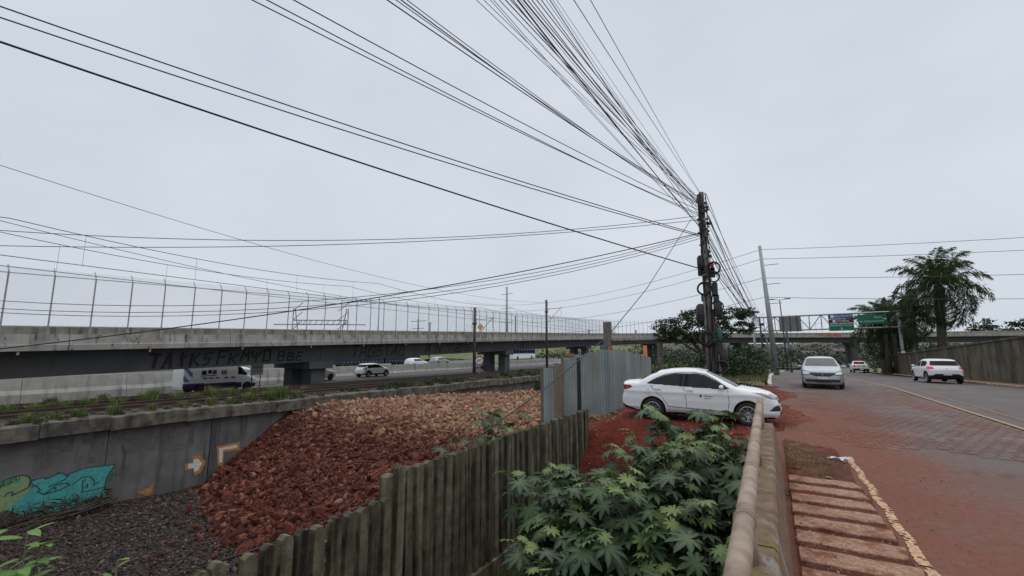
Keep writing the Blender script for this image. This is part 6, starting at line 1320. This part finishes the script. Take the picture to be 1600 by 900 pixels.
# ------------------------------------------------------------------ cables
def cable(name, A, B, sag, r, label, group=None, m='cable_black', n=22, kind='cable'):
    A, B = Vector(A), Vector(B); o = MB().tube([A.lerp(B, t) - Vector((0, 0, sag * 4 * t * (1 - t))) for t in np.linspace(0, 1, n)], r, 5).build(name, m, None, True); return tag(o, label, kind, group)
WIRES = [
 ((-2.05, 19.3, 6.56), (-20.3, -9.88, 11.11), 0.5, 0.016, 'topmost of the three thick cables sweeping to the upper left edge'),
 ((-2.05, 19.3, 6.5), (-20.8, -9.78, 11.02), 0.5, 0.016, 'middle of the three thick cables sweeping to the upper left edge'),
 ((-2.05, 19.3, 5.12), (-17.8, -10.12, 9.43), 0.35, 0.022, 'lowest and thickest of the three cables sweeping to the upper left edge'),
 ((-2.05, 19.3, 7.44), (-10.84, -5.75, 8.96), 0.35, 0.011, 'left cable of the trio crossing the upper sky'),
 ((-2.05, 19.3, 7.36), (-10.36, -5.55, 8.92), 0.35, 0.011, 'middle cable of the trio crossing the upper sky'),
 ((-2.05, 19.3, 7.58), (-9.57, -5.28, 8.66), 0.35, 0.011, 'right cable of the trio crossing the upper sky'),
 ((-2.05, 19.3, 7.79), (-6.97, -5.23, 7.9), 0.3, 0.011, 'B'),
 ((-2.05, 19.3, 7.87), (-6.95, -4.92, 8.19), 0.38, 0.008, 'B'),
 ((-2.05, 19.3, 7.7), (-6.93, -4.75, 8.55), 0.46, 0.011, 'B'),
 ((-2.05, 19.3, 7.84), (-6.92, -4.55, 8.74), 0.54, 0.008, 'B'),
 ((-2.05, 19.3, 8.07), (-3.53, -5.92, 5.82), 0.38, 0.0045, 'C'),
 ((-2.05, 19.3, 7.82), (-3.45, -5.78, 5.75), 0.18, 0.0045, 'C'),
 ((-2.05, 19.3, 6.84), (-3.63, -5.25, 7.2), 0.38, 0.0045, 'C'),
 ((-2.05, 19.3, 6.83), (-3.27, -5.65, 6.67), 0.34, 0.0045, 'C'),
 ((-2.05, 19.3, 7.91), (-3.6, -4.88, 6.7), 0.36, 0.006, 'C'),
 ((-2.05, 19.3, 8.04), (-3.4, -4.95, 6.39), 0.3, 0.008, 'C'),
 ((-2.05, 19.3, 7.77), (-3.63, -4.33, 6.95), 0.18, 0.008, 'C'),
 ((-2.05, 19.3, 6.81), (-3.8, -3.9, 7.99), 0.19, 0.008, 'C'),
 ((-2.05, 19.3, 6.75), (-3.23, -4.68, 7.3), 0.25, 0.013, 'C'),
 ((-2.05, 19.3, 7.5), (-3.4, -4.23, 7.17), 0.23, 0.0045, 'C'),
 ((-2.05, 19.3, 7.8), (-3.63, -3.65, 7.69), 0.34, 0.013, 'C'),
 ((-2.05, 19.3, 8.05), (-3.48, -3.72, 7.51), 0.4, 0.008, 'C'),
 ((-2.05, 19.3, 7.31), (-3.48, -3.48, 7.87), 0.2, 0.008, 'C'),
 ((-2.05, 19.3, 7.86), (-3.52, -3.1, 7.73), 0.16, 0.008, 'C'),
 ((-2.05, 19.3, 7.46), (-3.68, -2.47, 8.65), 0.23, 0.008, 'C'),
 ((-2.05, 19.3, 7.65), (-3.43, -2.7, 8.48), 0.37, 0.0045, 'C'),
 ((-2.05, 19.3, 6.81), (-3.33, -2.65, 8.72), 0.18, 0.008, 'C'),
 ((-2.05, 19.3, 7.18), (-3.65, -1.73, 9.32), 0.2, 0.0045, 'C'),
 ((-2.05, 19.3, 7.7), (-3.78, -1.12, 9.5), 0.21, 0.0045, 'C'),
 ((-2.05, 19.3, 8.29), (-1.97, -4.28, 5.77), 0.1, 0.006, 'inner of the two thin wires on the right flank of the overhead bundle'),
 ((-2.05, 19.3, 8.29), (-1.97, -3.13, 6.63), 0.1, 0.006, 'outermost thin wire on the right flank of the overhead bundle'),
 ((-2.05, 19.3, 7.44), (-24.34, 0.9, 5.92), 0.9, 0.012, 'upper of the two nearly level cables crossing left above the viaduct'),
 ((-2.05, 19.3, 7.26), (-24.34, 0.97, 5.2), 0.6, 0.012, 'lower of the two nearly level cables crossing left above the viaduct'),
 ((-2.05, 19.3, 6.69), (-25.52, 1.41, 3.93), 1.6, 0.011, 'upper of three cables drooping from the pole across the viaduct fence'),
 ((-2.05, 19.3, 6.61), (-25.52, 1.43, 3.64), 1.6, 0.011, 'middle of three cables drooping from the pole across the viaduct fence'),
 ((-2.05, 19.3, 6.5), (-25.52, 1.45, 3.5), 1.6, 0.011, 'lower of three cables drooping from the pole across the viaduct fence'),
 ((-2.05, 19.3, 6.72), (-21.99, 2.16, 1.62), 0.5, 0.018, 'thick cable slanting from the pole down across the viaduct face')]
for A, B, s_, r, lab in WIRES:
    g = None
    if lab == 'B': lab = 'cable in the four-strand band left of the dense overhead bundle'; g = 'four-strand band of overhead cables'
    elif lab == 'C': lab = 'black cable in the dense bundle fanning overhead from the utility pole'; g = 'dense bundle of overhead cables'
    cable('overhead_cable', A, B, s_, r, lab, g)
dp = [(-2.43, 18.76, 7.2), (-3.39, 14.65, 3.89), (-3.86, 11.94, 2.3), (-4.32, 8.84, 1.08), (-4.53, 6.49, 0.39), (-4.63, 5.76, 0.19), (-4.68, 4.6, -0.03), (-4.87, 3.35, -0.18), (-5.02, 2.45, -0.19)]
tag(MB().tube([Vector(p) for p in dp], .012, 6).build('stay_cable', 'cable_black', None, True), 'dark cable running from the pole down along the top of the slat fence', 'cable')
q = random.Random(21)
for k in range(17):                                                        # lines onward along the road
    z0 = 8.35 - .19 * k; zb = q.uniform(4.6, 5.9)
    cable('road_cable', (-2.0 + q.uniform(-.05, .2), 19.3, z0), (-.9 + q.uniform(-.3, .3), 64.5, zb), q.uniform(.1, 1.1), q.choice([.009, .012, .016, .02]), 'black cable of the bundle descending from the utility pole towards the gantry', 'cables running on along the road')
for k, (z, lab) in enumerate(((12.2, 'top'), (11.2, 'second'), (9.2, 'third'), (7.2, 'lowest'))):
    cable('power_line', (-.2, 52., z), (95., 66., z + 4 - .6 * k), 2.2, .022, f'{lab} thin power line running right from the tall steel pole', None, 'cable_grey')
    cable('power_line', (-.2, 52., z), (-70., 96., z + 2.5 - .5 * k), 3., .022, f'{lab} thin power line running left from the tall steel pole', None, 'cable_grey')
def zc(y, h): return float(zt(y)) + h
for j, (x, h, lab) in enumerate(((-26.55, 8.1, 'over the near track'), (-29.9, 8.1, 'over the far track'))):
    ys_ = [-20, 4.85, 24.6, 44.4, 64.6, 90]
    mb = MB(); mc = MB(); t = thing('catenary_line', f'thin railway catenary wires with droppers {lab}', 'wires')
    for a, b in zip(ys_[:-1], ys_[1:]):
        A, B = Vector((x, a, zc(a, h))), Vector((x, b, zc(b, h))); P = [A.lerp(B, u) - Vector((0, 0, .45 * 4 * u * (1 - u))) for u in np.linspace(0, 1, 14)]
        MB().tube(P, .016, 4).build('messenger_wire', 'cable_grey', t); MB().tube([A - Vector((0, 0, 1.55)), B - Vector((0, 0, 1.55))], .016, 4).build('contact_wire', 'cable_grey', t)
        for u in (.12, .35, .65, .88): p = A.lerp(B, u) - Vector((0, 0, .45 * 4 * u * (1 - u))); MB().tube([p, (p.x, p.y, A.lerp(B, u).z - 1.55)], .007, 3).build('dropper', 'cable_grey', t)
cable('feeder_wire', (-31., 4.85, 10.6), (-31., 64.6, 9.4), 1.6, .016, 'thin wire from the left edge mast descending behind the fence', None, 'cable_grey')
cable('feeder_wire', (-31., 4.85, 8.0), (-31., 44.4, 6.5), .9, .016, 'second thin wire below the one from the left edge mast', None, 'cable_grey')
